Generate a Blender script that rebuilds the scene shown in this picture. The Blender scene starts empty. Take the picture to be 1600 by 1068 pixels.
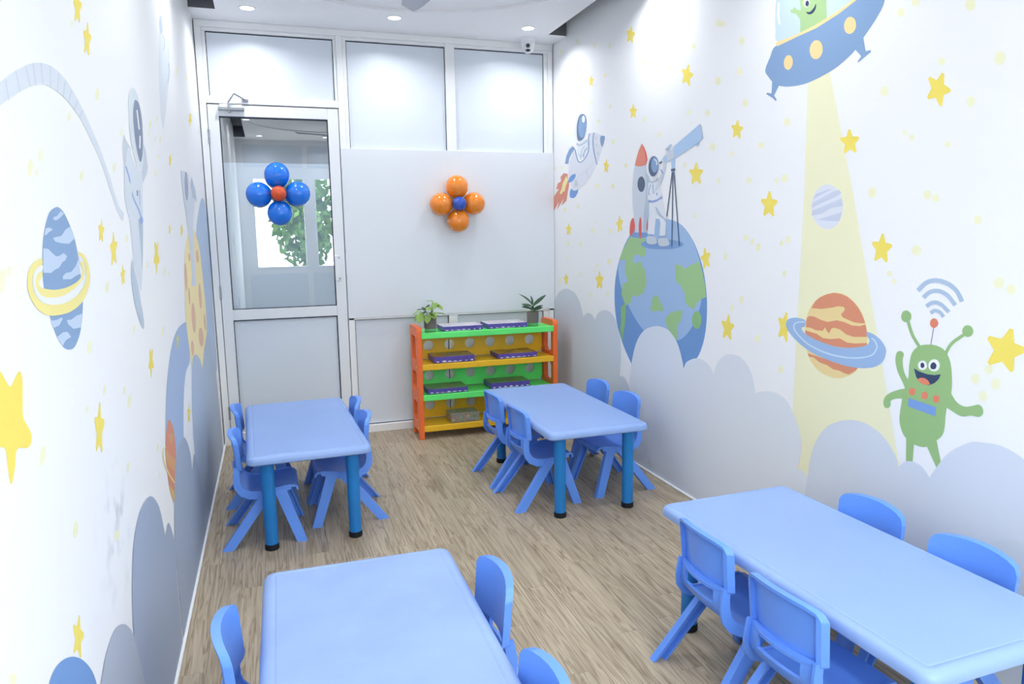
import bpy, math, random
from mathutils import Vector, Matrix
from mathutils.geometry import tessellate_polygon
random.seed(7)
S = bpy.context.scene
COL = S.collection

# ------------------------------------------------------------------ camera, world, exposure
cam = bpy.data.cameras.new('camera'); camo = bpy.data.objects.new('camera', cam); COL.objects.link(camo)
cam.sensor_width = 36.0; cam.lens = 1126.0 / 1600 * 36; cam.clip_start = 0.05
yaw, pitch, roll = 0.3204, 0.1498, -0.0142
fw = Vector((math.sin(yaw)*math.cos(pitch), math.cos(yaw)*math.cos(pitch), -math.sin(pitch)))
rt = Vector((math.cos(yaw), -math.sin(yaw), 0)); up = rt.cross(fw)
rt2 = rt*math.cos(roll) + up*math.sin(roll); up2 = -rt*math.sin(roll) + up*math.cos(roll)
M = Matrix((rt2, up2, -fw)).transposed().to_4x4(); M.translation = (0.4088, -5.6637, 1.5474)
camo.matrix_world = M
S.camera = camo
S.view_settings.view_transform = 'Standard'; S.view_settings.look = 'None'
S.view_settings.exposure = 0.29; S.view_settings.gamma = 1.0; S.view_settings.use_curve_mapping = False
LAMP = 4.2          # watts of each ceiling downlight
SKY = 8.4           # daylight outside the front windows
w = bpy.data.worlds.new('world'); S.world = w; w.use_nodes = True
bg = w.node_tree.nodes['Background']; bg.inputs[0].default_value = (0.99, 0.99, 1.0, 1); bg.inputs[1].default_value = SKY

# ------------------------------------------------------------------ room measures (metres)
W, H, YF = 2.661, 3.031, -6.5
SCUFF = (-3.72, .83)   # grey scuff on the left wall (y, z)
SLOT_L, SLOT_R, SLOT_Y0, SLOT_Y1 = 0.165, 2.515, -0.30, -6.2

# ------------------------------------------------------------------ helpers
def lin(c):
    return tuple((v/12.92 if v <= .04045 else ((v+.055)/1.055)**2.4) for v in (x/255 for x in c))
MATS = {}
def mat(name, rgb, rough=.5, spec=.5, metal=0, coat=0, noise=0, nscale=8, alpha=None, emit=0, bump=0, trans=0):
    m = bpy.data.materials.new(name); m.use_nodes = True; nt = m.node_tree; b = nt.nodes['Principled BSDF']
    c = lin(rgb) + (1,)
    b.inputs['Base Color'].default_value = c; b.inputs['Roughness'].default_value = rough
    b.inputs['Specular IOR Level'].default_value = spec; b.inputs['Metallic'].default_value = metal
    b.inputs['Coat Weight'].default_value = coat; b.inputs['Coat Roughness'].default_value = .08
    if emit:
        b.inputs['Emission Color'].default_value = c; b.inputs['Emission Strength'].default_value = emit
    tc = nt.nodes.new('ShaderNodeTexCoord')
    if noise:
        n = nt.nodes.new('ShaderNodeTexNoise'); n.inputs['Scale'].default_value = nscale; n.inputs['Detail'].default_value = 5
        nt.links.new(tc.outputs['Object'], n.inputs['Vector'])
        r = nt.nodes.new('ShaderNodeValToRGB')
        lo = tuple(v*(1-noise) for v in c[:3])+(1,); hi = tuple(min(1, v*(1+noise)) for v in c[:3])+(1,)
        r.color_ramp.elements[0].position = .3; r.color_ramp.elements[1].position = .7
        r.color_ramp.elements[0].color = lo; r.color_ramp.elements[1].color = hi
        nt.links.new(n.outputs['Fac'], r.inputs['Fac']); nt.links.new(r.outputs['Color'], b.inputs['Base Color'])
    if bump:
        n = nt.nodes.new('ShaderNodeTexNoise'); n.inputs['Scale'].default_value = 120; n.inputs['Detail'].default_value = 3
        nt.links.new(tc.outputs['Object'], n.inputs['Vector'])
        bp = nt.nodes.new('ShaderNodeBump'); bp.inputs['Strength'].default_value = bump; bp.inputs['Distance'].default_value = .002
        nt.links.new(n.outputs['Fac'], bp.inputs['Height']); nt.links.new(bp.outputs['Normal'], b.inputs['Normal'])
    if alpha is not None: b.inputs['Alpha'].default_value = alpha
    if trans: b.inputs['Transmission Weight'].default_value = trans
    MATS[name] = m; return m
def glass_mat(name, refl, tint, film=0, film_rgb=(225, 232, 240), rough=0.0):
    m = bpy.data.materials.new(name); m.use_nodes = True; nt = m.node_tree; nt.nodes.clear()
    o = nt.nodes.new('ShaderNodeOutputMaterial'); t = nt.nodes.new('ShaderNodeBsdfTransparent'); g = nt.nodes.new('ShaderNodeBsdfGlossy')
    t.inputs[0].default_value = tint + (1,); g.inputs['Roughness'].default_value = rough; g.inputs[0].default_value = (.95, .97, 1, 1)
    x = nt.nodes.new('ShaderNodeMixShader'); x.inputs[0].default_value = refl
    src = t
    if film:
        d = nt.nodes.new('ShaderNodeBsdfDiffuse'); d.inputs[0].default_value = lin(film_rgb) + (1,)
        y = nt.nodes.new('ShaderNodeMixShader'); y.inputs[0].default_value = film
        nt.links.new(t.outputs[0], y.inputs[1]); nt.links.new(d.outputs[0], y.inputs[2]); src = y
    nt.links.new(src.outputs[0], x.inputs[1]); nt.links.new(g.outputs[0], x.inputs[2]); nt.links.new(x.outputs[0], o.inputs[0])
    MATS[name] = m; return m

class MB:
    def __init__(s): s.v = []; s.f = []
    def add(s, vs, fs):
        k = len(s.v); s.v += [tuple(v) for v in vs]; s.f += [tuple(i+k for i in f) for f in fs]; return s
    def box(s, x0, x1, y0, y1, z0, z1, c=0):
        if c <= 0:
            return s.add([(x0,y0,z0),(x1,y0,z0),(x1,y1,z0),(x0,y1,z0),(x0,y0,z1),(x1,y0,z1),(x1,y1,z1),(x0,y1,z1)],
                  [(0,3,2,1),(4,5,6,7),(0,1,5,4),(1,2,6,5),(2,3,7,6),(3,0,4,7)])
        # chamfered box
        L = [(x0,x1),(y0,y1),(z0,z1)]; vs = []; idx = {}
        for sx in (0,1):
            for sy in (0,1):
                for sz in (0,1):
                    sg = (sx,sy,sz)
                    for a in range(3):
                        p = []
                        for b in range(3):
                            e = L[b][sg[b]]; d = c if sg[b] == 0 else -c
                            p.append(e if b == a else e + d)
                        idx[(sg, a)] = len(vs); vs.append(tuple(p))
        fs = []
        for a in range(3):
            b, cc = (a+1) % 3, (a+2) % 3
            for sa in (0,1):
                q = []
                for sb, sc in ((0,0),(1,0),(1,1),(0,1)):
                    sg = [0,0,0]; sg[a] = sa; sg[b] = sb; sg[cc] = sc; q.append(idx[(tuple(sg), a)])
                fs.append(tuple(q if sa else q[::-1]))
            for sb in (0,1):
                for sc in (0,1):
                    g0 = [0,0,0]; g0[b] = sb; g0[cc] = sc; g1 = g0[:]; g1[a] = 1
                    q = [idx[(tuple(g0), b)], idx[(tuple(g1), b)], idx[(tuple(g1), cc)], idx[(tuple(g0), cc)]]
                    fs.append(tuple(q if sb != sc else q[::-1]))
        for sx in (0,1):
            for sy in (0,1):
                for sz in (0,1):
                    q = [idx[((sx,sy,sz), a)] for a in range(3)]
                    fs.append(tuple(q if (sx+sy+sz) % 2 else q[::-1]))
        return s.add(vs, fs)
    def lathe(s, prof, n=20, at=(0,0,0), axis=None):
        vs = []; fs = []; m = len(prof)
        for i in range(n):
            a = 2*math.pi*i/n
            for r, z in prof: vs.append(Vector((r*math.cos(a), r*math.sin(a), z)))
        for i in range(n):
            j = (i+1) % n
            for k in range(m-1): fs.append((i*m+k, j*m+k, j*m+k+1, i*m+k+1))
        fs.append(tuple(i*m for i in range(n))[::-1]); fs.append(tuple(i*m+m-1 for i in range(n)))
        if axis is not None:
            q = Vector((0,0,1)).rotation_difference(Vector(axis)); vs = [q @ v for v in vs]
        return s.add([v + Vector(at) for v in vs], fs)
    def tube(s, pts, r, n=8):
        pts = [Vector(p) for p in pts]; rs = r if isinstance(r, (list, tuple)) else [r]*len(pts); vs = []; fs = []
        for i, p in enumerate(pts):
            d = (pts[min(i+1, len(pts)-1)] - pts[max(i-1, 0)]).normalized()
            a = d.orthogonal().normalized() if i == 0 else (pa - d*pa.dot(d)).normalized()
            pa = a; b = d.cross(a)
            for k in range(n):
                t = 2*math.pi*k/n; vs.append(p + (a*math.cos(t) + b*math.sin(t))*rs[i])
        for i in range(len(pts)-1):
            for k in range(n):
                l = (k+1) % n; fs.append((i*n+k, i*n+l, (i+1)*n+l, (i+1)*n+k))
        fs.append(tuple(range(n))[::-1]); fs.append(tuple((len(pts)-1)*n + k for k in range(n)))
        return s.add(vs, fs)
    def rings(s, rings, cap0=True, cap1=True):
        n = len(rings[0]); vs = [p for r in rings for p in r]; fs = []
        for i in range(len(rings)-1):
            for k in range(n):
                l = (k+1) % n; fs.append((i*n+k, i*n+l, (i+1)*n+l, (i+1)*n+k))
        if cap0: fs.append(tuple(range(n))[::-1])
        if cap1: fs.append(tuple((len(rings)-1)*n + k for k in range(n)))
        return s.add(vs, fs)
    def thick(s, P, off, mask=None):
        ni, nj = len(P), len(P[0]); vs = [P[i][j] for i in range(ni) for j in range(nj)] + [P[i][j] + off[i][j] for i in range(ni) for j in range(nj)]
        N = ni*nj; fs = []; ed = {}
        for i in range(ni-1):
            for j in range(nj-1):
                if mask and not mask(i, j): continue
                q = [i*nj+j, i*nj+j+1, (i+1)*nj+j+1, (i+1)*nj+j]
                fs.append(tuple(q)); fs.append(tuple(a+N for a in q[::-1]))
                for a, b in zip(q, q[1:]+q[:1]):
                    if (b, a) in ed: del ed[(b, a)]
                    else: ed[(a, b)] = 1
        for a, b in ed: fs.append((b, a, a+N, b+N))
        return s.add(vs, fs)
    def plate_hole(s, x0, x1, y0, y1, cx, cy, r, put, n=32):
        # flat plate with a round hole in a 2-D frame, put(a, b) -> 3-D point
        vs = []; fs = []
        for i in range(n):
            t = 2*math.pi*i/n + math.pi/4; c, q = math.cos(t), math.sin(t)
            k = 1e9
            if c > 1e-9: k = min(k, (x1-cx)/c)
            if c < -1e-9: k = min(k, (x0-cx)/c)
            if q > 1e-9: k = min(k, (y1-cy)/q)
            if q < -1e-9: k = min(k, (y0-cy)/q)
            vs.append(put(cx+r*c, cy+r*q)); vs.append(put(cx+k*c, cy+k*q))
        for i in range(n):
            j = (i+1) % n; fs.append((2*i, 2*i+1, 2*j+1, 2*j))
        s.add(vs, fs)
        # corners
        for X, Y in ((x0,y0),(x1,y0),(x1,y1),(x0,y1)):
            best = sorted(range(n), key=lambda i: (Vector(vs[2*i+1]) - Vector(put(X, Y))).length)
            if (Vector(vs[2*best[0]+1]) - Vector(put(X, Y))).length > 1e-5:
                i, j = sorted(best[:2])
                s.add([put(X, Y), vs[2*i+1], vs[2*j+1]], [(0,1,2)])
        return s
    def mesh(s, name, m, smooth=None):
        me = bpy.data.meshes.new(name); me.from_pydata(s.v, [], s.f); me.update()
        if m: me.materials.append(MATS[m])
        if smooth is not None:
            me.polygons.foreach_set('use_smooth', [True]*len(me.polygons)); me.set_sharp_from_angle(angle=math.radians(smooth))
        return me
    def build(s, name, m, parent=None, smooth=None, loc=(0,0,0), rot=(0,0,0)):
        return link(name, s.mesh(name, m, smooth), parent, loc, rot)
def link(name, me, parent=None, loc=(0,0,0), rot=(0,0,0)):
    o = bpy.data.objects.new(name, me); COL.objects.link(o); o.parent = parent; o.location = loc; o.rotation_euler = rot; return o
def tag(o, label, cat, group=None, kind=None):
    o['label'] = label; o['category'] = cat
    if group: o['group'] = group
    if kind: o['kind'] = kind
    return o
def empty(name, loc=(0,0,0), rz=0):
    o = bpy.data.objects.new(name, None); COL.objects.link(o); o.location = loc; o.rotation_euler = (0,0,rz); o.empty_display_size = .1; return o
def copy_tree(o, parent=None):
    c = o.copy(); COL.objects.link(c); c.parent = parent
    for ch in list(o.children): copy_tree(ch, c)
    return c

# ------------------------------------------------------------------ materials
WALLC = (247, 248, 250)
mat('wall', WALLC, .55, .35, bump=.03); mat('ceiling', (246, 247, 250), .9, .1); mat('cove_shade', (120, 122, 128), .9, .1)  # slot interiors coloured grey: the shade inside the unlit recess is painted in
mat('frame', (246, 248, 250), .3, .5); mat('panel', (224, 232, 242), .3, .5); mat('board', (230, 235, 242), .35, .45); mat('gasket', (52, 58, 70), .6, .2)
mat('steel', (176, 182, 190), .25, .5, metal=.8); mat('seam', (120, 126, 136), .6, .2); mat('door_face', (238, 241, 246), .3, .5)
glass_mat('door_glass', .24, (.90, .94, .97)); glass_mat('door_film', .0, (.9, .95, .98), film=.75, film_rgb=(222, 233, 240)); glass_mat('window_glass', .06, (.95, .98, .98))
mat('caulk', (246, 247, 248), .5, .3); mat('skirting', (248, 249, 250), .35, .4)
mat('table_top', (139, 169, 224), .42, .6, noise=.03, nscale=3); mat('table_top_worn', (140, 168, 218), .42, .6, noise=.07, nscale=5); mat('chair', (101, 153, 244), .36, .5, noise=.04, nscale=4); mat('table_leg', (26, 122, 196), .35, .5, noise=.04); mat('rubber', (22, 26, 34), .6, .3)
mat('orange', (254, 118, 58), .4, .5, noise=.05); mat('orange_dark', (190, 74, 44), .5, .4, noise=.06); mat('green_shelf', (108, 250, 126), .35, .5, noise=.03); mat('yellow_shelf', (250, 196, 40), .35, .5, noise=.03); mat('bolt', (240, 190, 70), .4, .5)
mat('pot', (122, 116, 110), .7, .3, noise=.05); mat('soil', (62, 48, 40), .9, .1, noise=.3, nscale=60); mat('leaf_light', (138, 172, 84), .45, .4, noise=.25, nscale=30); mat('leaf_dark', (48, 82, 58), .4, .5, noise=.2, nscale=30); mat('stem', (120, 150, 80), .6, .3)
glass_mat('glass_green', .12, (.55, .80, .58), film=.25, film_rgb=(150, 205, 150)); glass_mat('clear_bin', .10, (.90, .92, .90), film=.18, film_rgb=(235, 235, 225), rough=.15)
mat('purple', (94, 78, 172), .35, .5, noise=.12, nscale=30); mat('print_white', (226, 222, 240), .5, .4); mat('print_yellow', (236, 206, 90), .5, .4)
mat('balloon_blue', (18, 124, 242), .12, .6, coat=.4, noise=.05); mat('balloon_orange', (246, 140, 28), .12, .6, coat=.4, noise=.05); mat('balloon_red', (226, 84, 22), .14, .6, coat=.3, noise=.04); mat('balloon_navy', (18, 80, 190), .14, .6, coat=.3, noise=.04)
mat('white_plastic', (238, 240, 244), .3, .5); mat('black_gloss', (24, 28, 36), .1, .6); mat('fan_dark', (66, 64, 70), .4, .5); mat('fan_blade', (176, 182, 194), .35, .5)
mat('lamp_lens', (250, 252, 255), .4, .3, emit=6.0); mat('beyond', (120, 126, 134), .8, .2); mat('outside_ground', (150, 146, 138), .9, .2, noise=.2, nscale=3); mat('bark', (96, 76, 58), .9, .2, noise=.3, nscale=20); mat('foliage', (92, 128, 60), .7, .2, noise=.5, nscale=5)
for k, c in dict(toy_red=(206, 60, 58), toy_green=(70, 176, 110), toy_yellow=(240, 200, 60), toy_blue=(90, 140, 214)).items(): mat(k, c, .35, .5)
def print_mat(name, cols, scale):
    m = mat(name, (200, 200, 200), .3, .5); nt = m.node_tree; b = nt.nodes['Principled BSDF']
    tc = nt.nodes.new('ShaderNodeTexCoord'); v = nt.nodes.new('ShaderNodeTexVoronoi'); v.inputs['Scale'].default_value = scale
    r = nt.nodes.new('ShaderNodeValToRGB'); r.color_ramp.interpolation = 'CONSTANT'
    while len(r.color_ramp.elements) < len(cols): r.color_ramp.elements.new(.5)
    for i, c in enumerate(cols): r.color_ramp.elements[i].position = i/len(cols); r.color_ramp.elements[i].color = lin(c) + (1,)
    sp = nt.nodes.new('ShaderNodeSeparateColor'); nt.links.new(tc.outputs['Object'], v.inputs['Vector']); nt.links.new(v.outputs['Color'], sp.inputs[0]); nt.links.new(sp.outputs[0], r.inputs[0]); nt.links.new(r.outputs[0], b.inputs['Base Color'])
print_mat('print_pale', [(214, 200, 214), (224, 218, 228), (206, 208, 220), (232, 226, 230)], 14)
print_mat('print_brown', [(150, 116, 90), (176, 150, 84), (120, 120, 110), (170, 98, 70), (140, 134, 92)], 16)
print_mat('print_gold', [(190, 140, 60), (206, 160, 74), (170, 104, 60), (186, 170, 100)], 16)
print_mat('print_green', [(104, 140, 84), (120, 150, 92), (140, 140, 80), (92, 120, 96), (150, 110, 100)], 16)
# wood-look vinyl plank
m = bpy.data.materials.new('plank'); m.use_nodes = True; MATS['plank'] = m; nt = m.node_tree; b = nt.nodes['Principled BSDF']
tc = nt.nodes.new('ShaderNodeTexCoord'); oi = nt.nodes.new('ShaderNodeObjectInfo'); cb = nt.nodes.new('ShaderNodeCombineXYZ'); ml = nt.nodes.new('ShaderNodeMath'); ml.operation = 'MULTIPLY'; ml.inputs[1].default_value = 37
nt.links.new(oi.outputs['Random'], ml.inputs[0])
for i in (0, 1, 2): nt.links.new(ml.outputs[0], cb.inputs[i])
ad = nt.nodes.new('ShaderNodeVectorMath'); ad.operation = 'ADD'; nt.links.new(tc.outputs['Object'], ad.inputs[0]); nt.links.new(cb.outputs[0], ad.inputs[1])
mp = nt.nodes.new('ShaderNodeMapping'); mp.inputs['Scale'].default_value = (13, .8, 1); nt.links.new(ad.outputs[0], mp.inputs['Vector'])
n1 = nt.nodes.new('ShaderNodeTexNoise'); n1.inputs['Scale'].default_value = 2.2; n1.inputs['Detail'].default_value = 3; n1.inputs['Distortion'].default_value = 1.2
nt.links.new(mp.outputs[0], n1.inputs['Vector'])
wv = nt.nodes.new('ShaderNodeMath'); wv.operation = 'MULTIPLY'; wv.inputs[1].default_value = 9; nt.links.new(n1.outputs['Fac'], wv.inputs[0])
fr = nt.nodes.new('ShaderNodeMath'); fr.operation = 'PINGPONG'; fr.inputs[1].default_value = 1; nt.links.new(wv.outputs[0], fr.inputs[0])
mp2 = nt.nodes.new('ShaderNodeMapping'); mp2.inputs['Scale'].default_value = (100, 1.5, 1); nt.links.new(ad.outputs[0], mp2.inputs['Vector'])
n2 = nt.nodes.new('ShaderNodeTexNoise'); n2.inputs['Scale'].default_value = 1.6; n2.inputs['Detail'].default_value = 6; nt.links.new(mp2.outputs[0], n2.inputs['Vector'])
mx = nt.nodes.new('ShaderNodeMix'); mx.data_type = 'FLOAT'; mx.inputs[0].default_value = .66; nt.links.new(fr.outputs[0], mx.inputs[2]); nt.links.new(n2.outputs['Fac'], mx.inputs[3])
rp = nt.nodes.new('ShaderNodeValToRGB'); E = rp.color_ramp.elements
E[0].position = .2; E[0].color = lin((118, 100, 78)) + (1,); E[1].position = .82; E[1].color = lin((194, 181, 158)) + (1,)
e = E.new(.42); e.color = lin((166, 150, 127)) + (1,); e = E.new(.6); e.color = lin((180, 166, 143)) + (1,)
nt.links.new(mx.outputs[0], rp.inputs[0])
hv = nt.nodes.new('ShaderNodeHueSaturation'); mr = nt.nodes.new('ShaderNodeMapRange'); mr.inputs[3].default_value = .90; mr.inputs[4].default_value = 1.07
nt.links.new(oi.outputs['Random'], mr.inputs[0]); nt.links.new(mr.outputs[0], hv.inputs['Value']); nt.links.new(rp.outputs[0], hv.inputs['Color']); nt.links.new(hv.outputs[0], b.inputs['Base Color'])
b.inputs['Roughness'].default_value = .42; b.inputs['Specular IOR Level'].default_value = .4
# mural paints
for k, c in dict(p_star=(248, 228, 108), p_star2=(226, 218, 120), p_dot=(246, 245, 210), p_beam=(245, 243, 206), p_blue=(136, 167, 206), p_blue2=(160, 190, 228), p_blue3=(126, 164, 220), p_dome=(204, 224, 245), p_white=(248, 250, 252),
    p_green=(156, 194, 132), p_green2=(174, 208, 150), p_navy=(58, 74, 104), p_gold=(248, 220, 160), p_gold2=(226, 190, 110), p_moon=(228, 232, 244), p_moon2=(206, 214, 232), p_pyel=(242, 218, 158), p_pyel2=(224, 170, 118), p_orange=(224, 150, 118), p_orange2=(232, 138, 110), p_purple=(120, 100, 150),
    p_greyblue=(178, 198, 222), p_earth1=(164, 194, 230), p_earth2=(116, 158, 212), p_earth3=(128, 164, 214), p_land=(164, 204, 146), p_land2=(146, 194, 134), p_grey0=(226, 230, 240), p_grey1=(210, 218, 230), p_grey2=(204, 212, 222), p_grey3=(186, 200, 216), p_suit=(232, 236, 244), p_suit2=(220, 228, 238), p_slate=(92, 106, 132), p_slate2=(108, 128, 160),
    p_nose=(230, 142, 122), p_red=(226, 106, 100), p_strap=(150, 172, 218), p_strap2=(150, 176, 222), p_band=(156, 180, 218), p_band2=(190, 204, 224), p_tube=(176, 204, 236), p_flame=(226, 150, 130), p_flame2=(246, 234, 170), p_cloud1=(212, 221, 231), p_cloud2=(228, 234, 242), p_cloud3=(216, 224, 236),
    p_ball=(118, 158, 212), p_patch=(196, 214, 238), p_ring=(244, 232, 152), p_gap=(238, 242, 249), p_hose=(220, 228, 238), p_hose2=(208, 217, 230), p_helm=(220, 230, 236), p_visor=(132, 144, 168), p_visor2=(168, 174, 190), p_foot=(192, 206, 222), p_faint=(228, 235, 243), p_sky=(188, 207, 232), p_cheese=(255, 236, 178), p_crater=(236, 194, 160), p_arch=(170, 192, 226), 
    p_cloudL1=(184, 200, 218), p_cloudL2=(170, 184, 206), p_cloudL3=(168, 182, 206), p_cloudL4=(182, 192, 208)).items():
    mat(k, c, .55, .35)

# ------------------------------------------------------------------ room shell
fl = MB().box(-.3, W+.3, YF-.3, 2.2, -.1, -.011).build('floor', 'seam'); tag(fl, 'greige wood-look plank floor of the room', 'floor', kind='structure')
PW, PL = .1, .914
pcache = {}
def plank_mesh(wd, ln):
    k = (round(wd, 3), round(ln, 3))
    if k not in pcache: pcache[k] = MB().box(-wd/2+.0003, wd/2-.0003, -ln/2+.0003, ln/2-.0003, -.011, 0, .0006).mesh('plank', 'plank')
    return pcache[k]
x = 0.0; ci = 0
offs = [random.random() for _ in range(40)]
while x < W - .005:
    wd = min(PW, W-x); y = 0.0; first = offs[ci]*PL if offs[ci] > .12 else .5*PL
    ln = first
    while y > YF + .01:
        l = min(ln, y - YF); link('plank', plank_mesh(wd, l), fl, (x+wd/2, y-l/2, 0)); y -= l; ln = PL
    x += PW; ci += 1

def quad(mb, a, b, c, d): mb.add([a, b, c, d], [(0,1,2,3)])
m = MATS['wall'].copy(); m.name = 'wall_scuffed'; MATS['wall_scuffed'] = m; nt = m.node_tree; b = nt.nodes['Principled BSDF']
tc = nt.nodes.new('ShaderNodeTexCoord'); ds = nt.nodes.new('ShaderNodeVectorMath'); ds.operation = 'DISTANCE'; ds.inputs[1].default_value = (0, SCUFF[0], SCUFF[1]); nt.links.new(tc.outputs['Object'], ds.inputs[0])
n_ = nt.nodes.new('ShaderNodeTexNoise'); n_.inputs['Scale'].default_value = 9; n_.inputs['Detail'].default_value = 4; nt.links.new(tc.outputs['Object'], n_.inputs['Vector'])
r1 = nt.nodes.new('ShaderNodeMapRange'); r1.inputs[1].default_value = .02; r1.inputs[2].default_value = .22; r1.inputs[3].default_value = .75; r1.inputs[4].default_value = 0; nt.links.new(ds.outputs['Value'], r1.inputs[0])
r2 = nt.nodes.new('ShaderNodeMapRange'); r2.inputs[1].default_value = .5; r2.inputs[2].default_value = .72; nt.links.new(n_.outputs['Fac'], r2.inputs[0])
mu = nt.nodes.new('ShaderNodeMath'); mu.operation = 'MULTIPLY'; nt.links.new(r1.outputs[0], mu.inputs[0]); nt.links.new(r2.outputs[0], mu.inputs[1])
mc = nt.nodes.new('ShaderNodeMix'); mc.data_type = 'RGBA'; mc.inputs[6].default_value = lin(WALLC) + (1,); mc.inputs[7].default_value = lin((150, 158, 172)) + (1,); nt.links.new(mu.outputs[0], mc.inputs[0]); nt.links.new(mc.outputs[2], b.inputs['Base Color'])
mb = MB(); mb.box(-.1, 0, YF-.1, .1, -.1, H+.2); wl = mb.build('wall_left', 'wall_scuffed'); tag(wl, 'white left wall with painted space mural', 'wall', kind='structure')
mb = MB(); mb.box(W, W+.1, YF-.1, .1, -.1, H+.2); wr = mb.build('wall_right', 'wall'); tag(wr, 'white right wall with painted alien and earth mural', 'wall', kind='structure')
# ceiling with two shallow round trays and a slot along each side wall
TR = 1.08; TX = 1.30; TYS = (-1.64, -4.45)
mb = MB()
def zput(z): return lambda a, b_: (a, b_, z)
edges = [0.0+.05, -.42, -2.86, -3.23, -5.67, YF-.05]
for i in range(5):
    y1, y0 = edges[i], edges[i+1]
    if i in (1, 3): mb.plate_hole(SLOT_L, SLOT_R, y0, y1, TX, TYS[0 if i == 1 else 1], TR, zput(H), 96)
    else: quad(mb, (SLOT_L, y0, H), (SLOT_R, y0, H), (SLOT_R, y1, H), (SLOT_L, y1, H))
for a, b_ in ((-.05, SLOT_L), (SLOT_R, W+.05)):
    quad(mb, (a, SLOT_Y0, H), (b_, SLOT_Y0, H), (b_, .05, H), (a, .05, H)); quad(mb, (a, YF-.05, H), (b_, YF-.05, H), (b_, SLOT_Y1, H), (a, SLOT_Y1, H))
ce = mb.build('ceiling', 'ceiling'); tag(ce, 'white false ceiling with round trays and side slots', 'ceiling', kind='structure')
for ty in TYS:
    n = 96; ring = [(TX+TR*math.cos(2*math.pi*i/n), ty+TR*math.sin(2*math.pi*i/n)) for i in range(n)]
    MB().rings([[(a, b_, H) for a, b_ in ring], [(a, b_, H+.018) for a, b_ in ring]], False, True).build('round_tray', 'ceiling', ce)
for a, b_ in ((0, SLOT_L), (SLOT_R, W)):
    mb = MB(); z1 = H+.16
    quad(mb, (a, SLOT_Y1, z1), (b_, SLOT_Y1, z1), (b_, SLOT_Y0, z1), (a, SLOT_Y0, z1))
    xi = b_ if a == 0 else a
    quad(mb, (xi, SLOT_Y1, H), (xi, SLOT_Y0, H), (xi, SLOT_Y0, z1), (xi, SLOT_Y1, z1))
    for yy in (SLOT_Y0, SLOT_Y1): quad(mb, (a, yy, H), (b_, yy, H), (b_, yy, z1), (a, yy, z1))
    mb.build('cove_slot', 'cove_shade', ce)
MB().box(-.1, W+.1, YF-.1, .1, H+.17, H+.2).build('ceiling_slab', 'ceiling', ce)  # unseen slab added above the false ceiling to stop sky light leaking in

# back wall: aluminium partition
wb = MB().box(.96, W+.05, .012, .05, -.05, H).box(-.05, .96, .012, .05, 2.47, H).build('wall_back', 'seam'); tag(wb, 'white aluminium partition wall at the end of the room', 'wall', kind='structure')
def fr_(x0, x1, z0, z1, y0=-.03, y1=.02, name='frame_member'): return MB().box(x0, x1, y0, y1, z0, z1, .003).build(name, 'frame', wb)
fr_(.006, .050, 0, 2.99); fr_(.006, W-.006, 2.985, H, -.034); fr_(.050, .955, 2.478, 2.530, -.028)
fr_(.955, 1.000, 0, 2.99); fr_(1.772, 1.846, 2.19, 2.985); fr_(2.612, W-.006, 0, 2.985)
fr_(1.748, 1.822, .06, .90); fr_(.050, .955, 2.962, 2.985, -.022); fr_(1.0, 2.612, 2.962, 2.985, -.022)
fr_(.050, .074, 2.53, 2.962, -.022); fr_(.935, .955, 2.53, 2.962, -.022); fr_(1.0, 1.028, 2.19, 2.962, -.022); fr_(2.582, 2.612, 2.19, 2.962, -.022)
fr_(2.566, 2.612, .06, .9, -.022); fr_(1.0, 1.004, .06, .9, -.022); fr_(.004, .03, .0, H-.045, -.018)
def panel(x0, x1, z0, z1, t=.008, sd=.005, bt=.002, y=-.006):
    p = MB().box(x0, x1, y, .014, z0, z1).build('panel', 'panel', wb); g = MB(); yy = y-.0012
    g.box(x0, x1, yy, .01, z1-t, z1); g.box(x0, x0+sd, yy, .01, z0, z1); g.box(x1-sd, x1, yy, .01, z0, z1); g.box(x0, x1, yy, .01, z0, z0+bt); g.build('gasket', 'gasket', p)  # dark edge strips: gasket together with the panel's inner shadow line, painted in
panel(.074, .935, 2.530, 2.962); panel(1.028, 1.772, 2.19, 2.962); panel(1.846, 2.582, 2.19, 2.962)
panel(1.003, 1.748, .060, .902, .007, .006, .006); panel(1.822, 2.566, .060, .902, .007, .006, .006)
MB().box(.957, W-.002, -.036, .0, .915, 2.190, .002).build('cover_board', 'board', wb)
MB().box(.957, W-.004, -.030, .0, .902, .9145).build('cover_trim', 'frame', wb)
bb = MB().box(1.0, W, -.040, .0, 0, .060, .003).build('baseboard_back', 'skirting'); tag(bb, 'white skirting board along the foot of the end wall', 'baseboard', kind='structure')
for nm, xx in (('baseboard_left', (0.0, .012)), ('baseboard_right', (W-.012, W))):
    o = MB().box(xx[0], xx[1], YF, -.001, 0, .014, .003).build(nm, 'caulk'); tag(o, 'thin white sealing strip along the %s wall' % nm.split('_')[1], 'baseboard', kind='structure')
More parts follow.
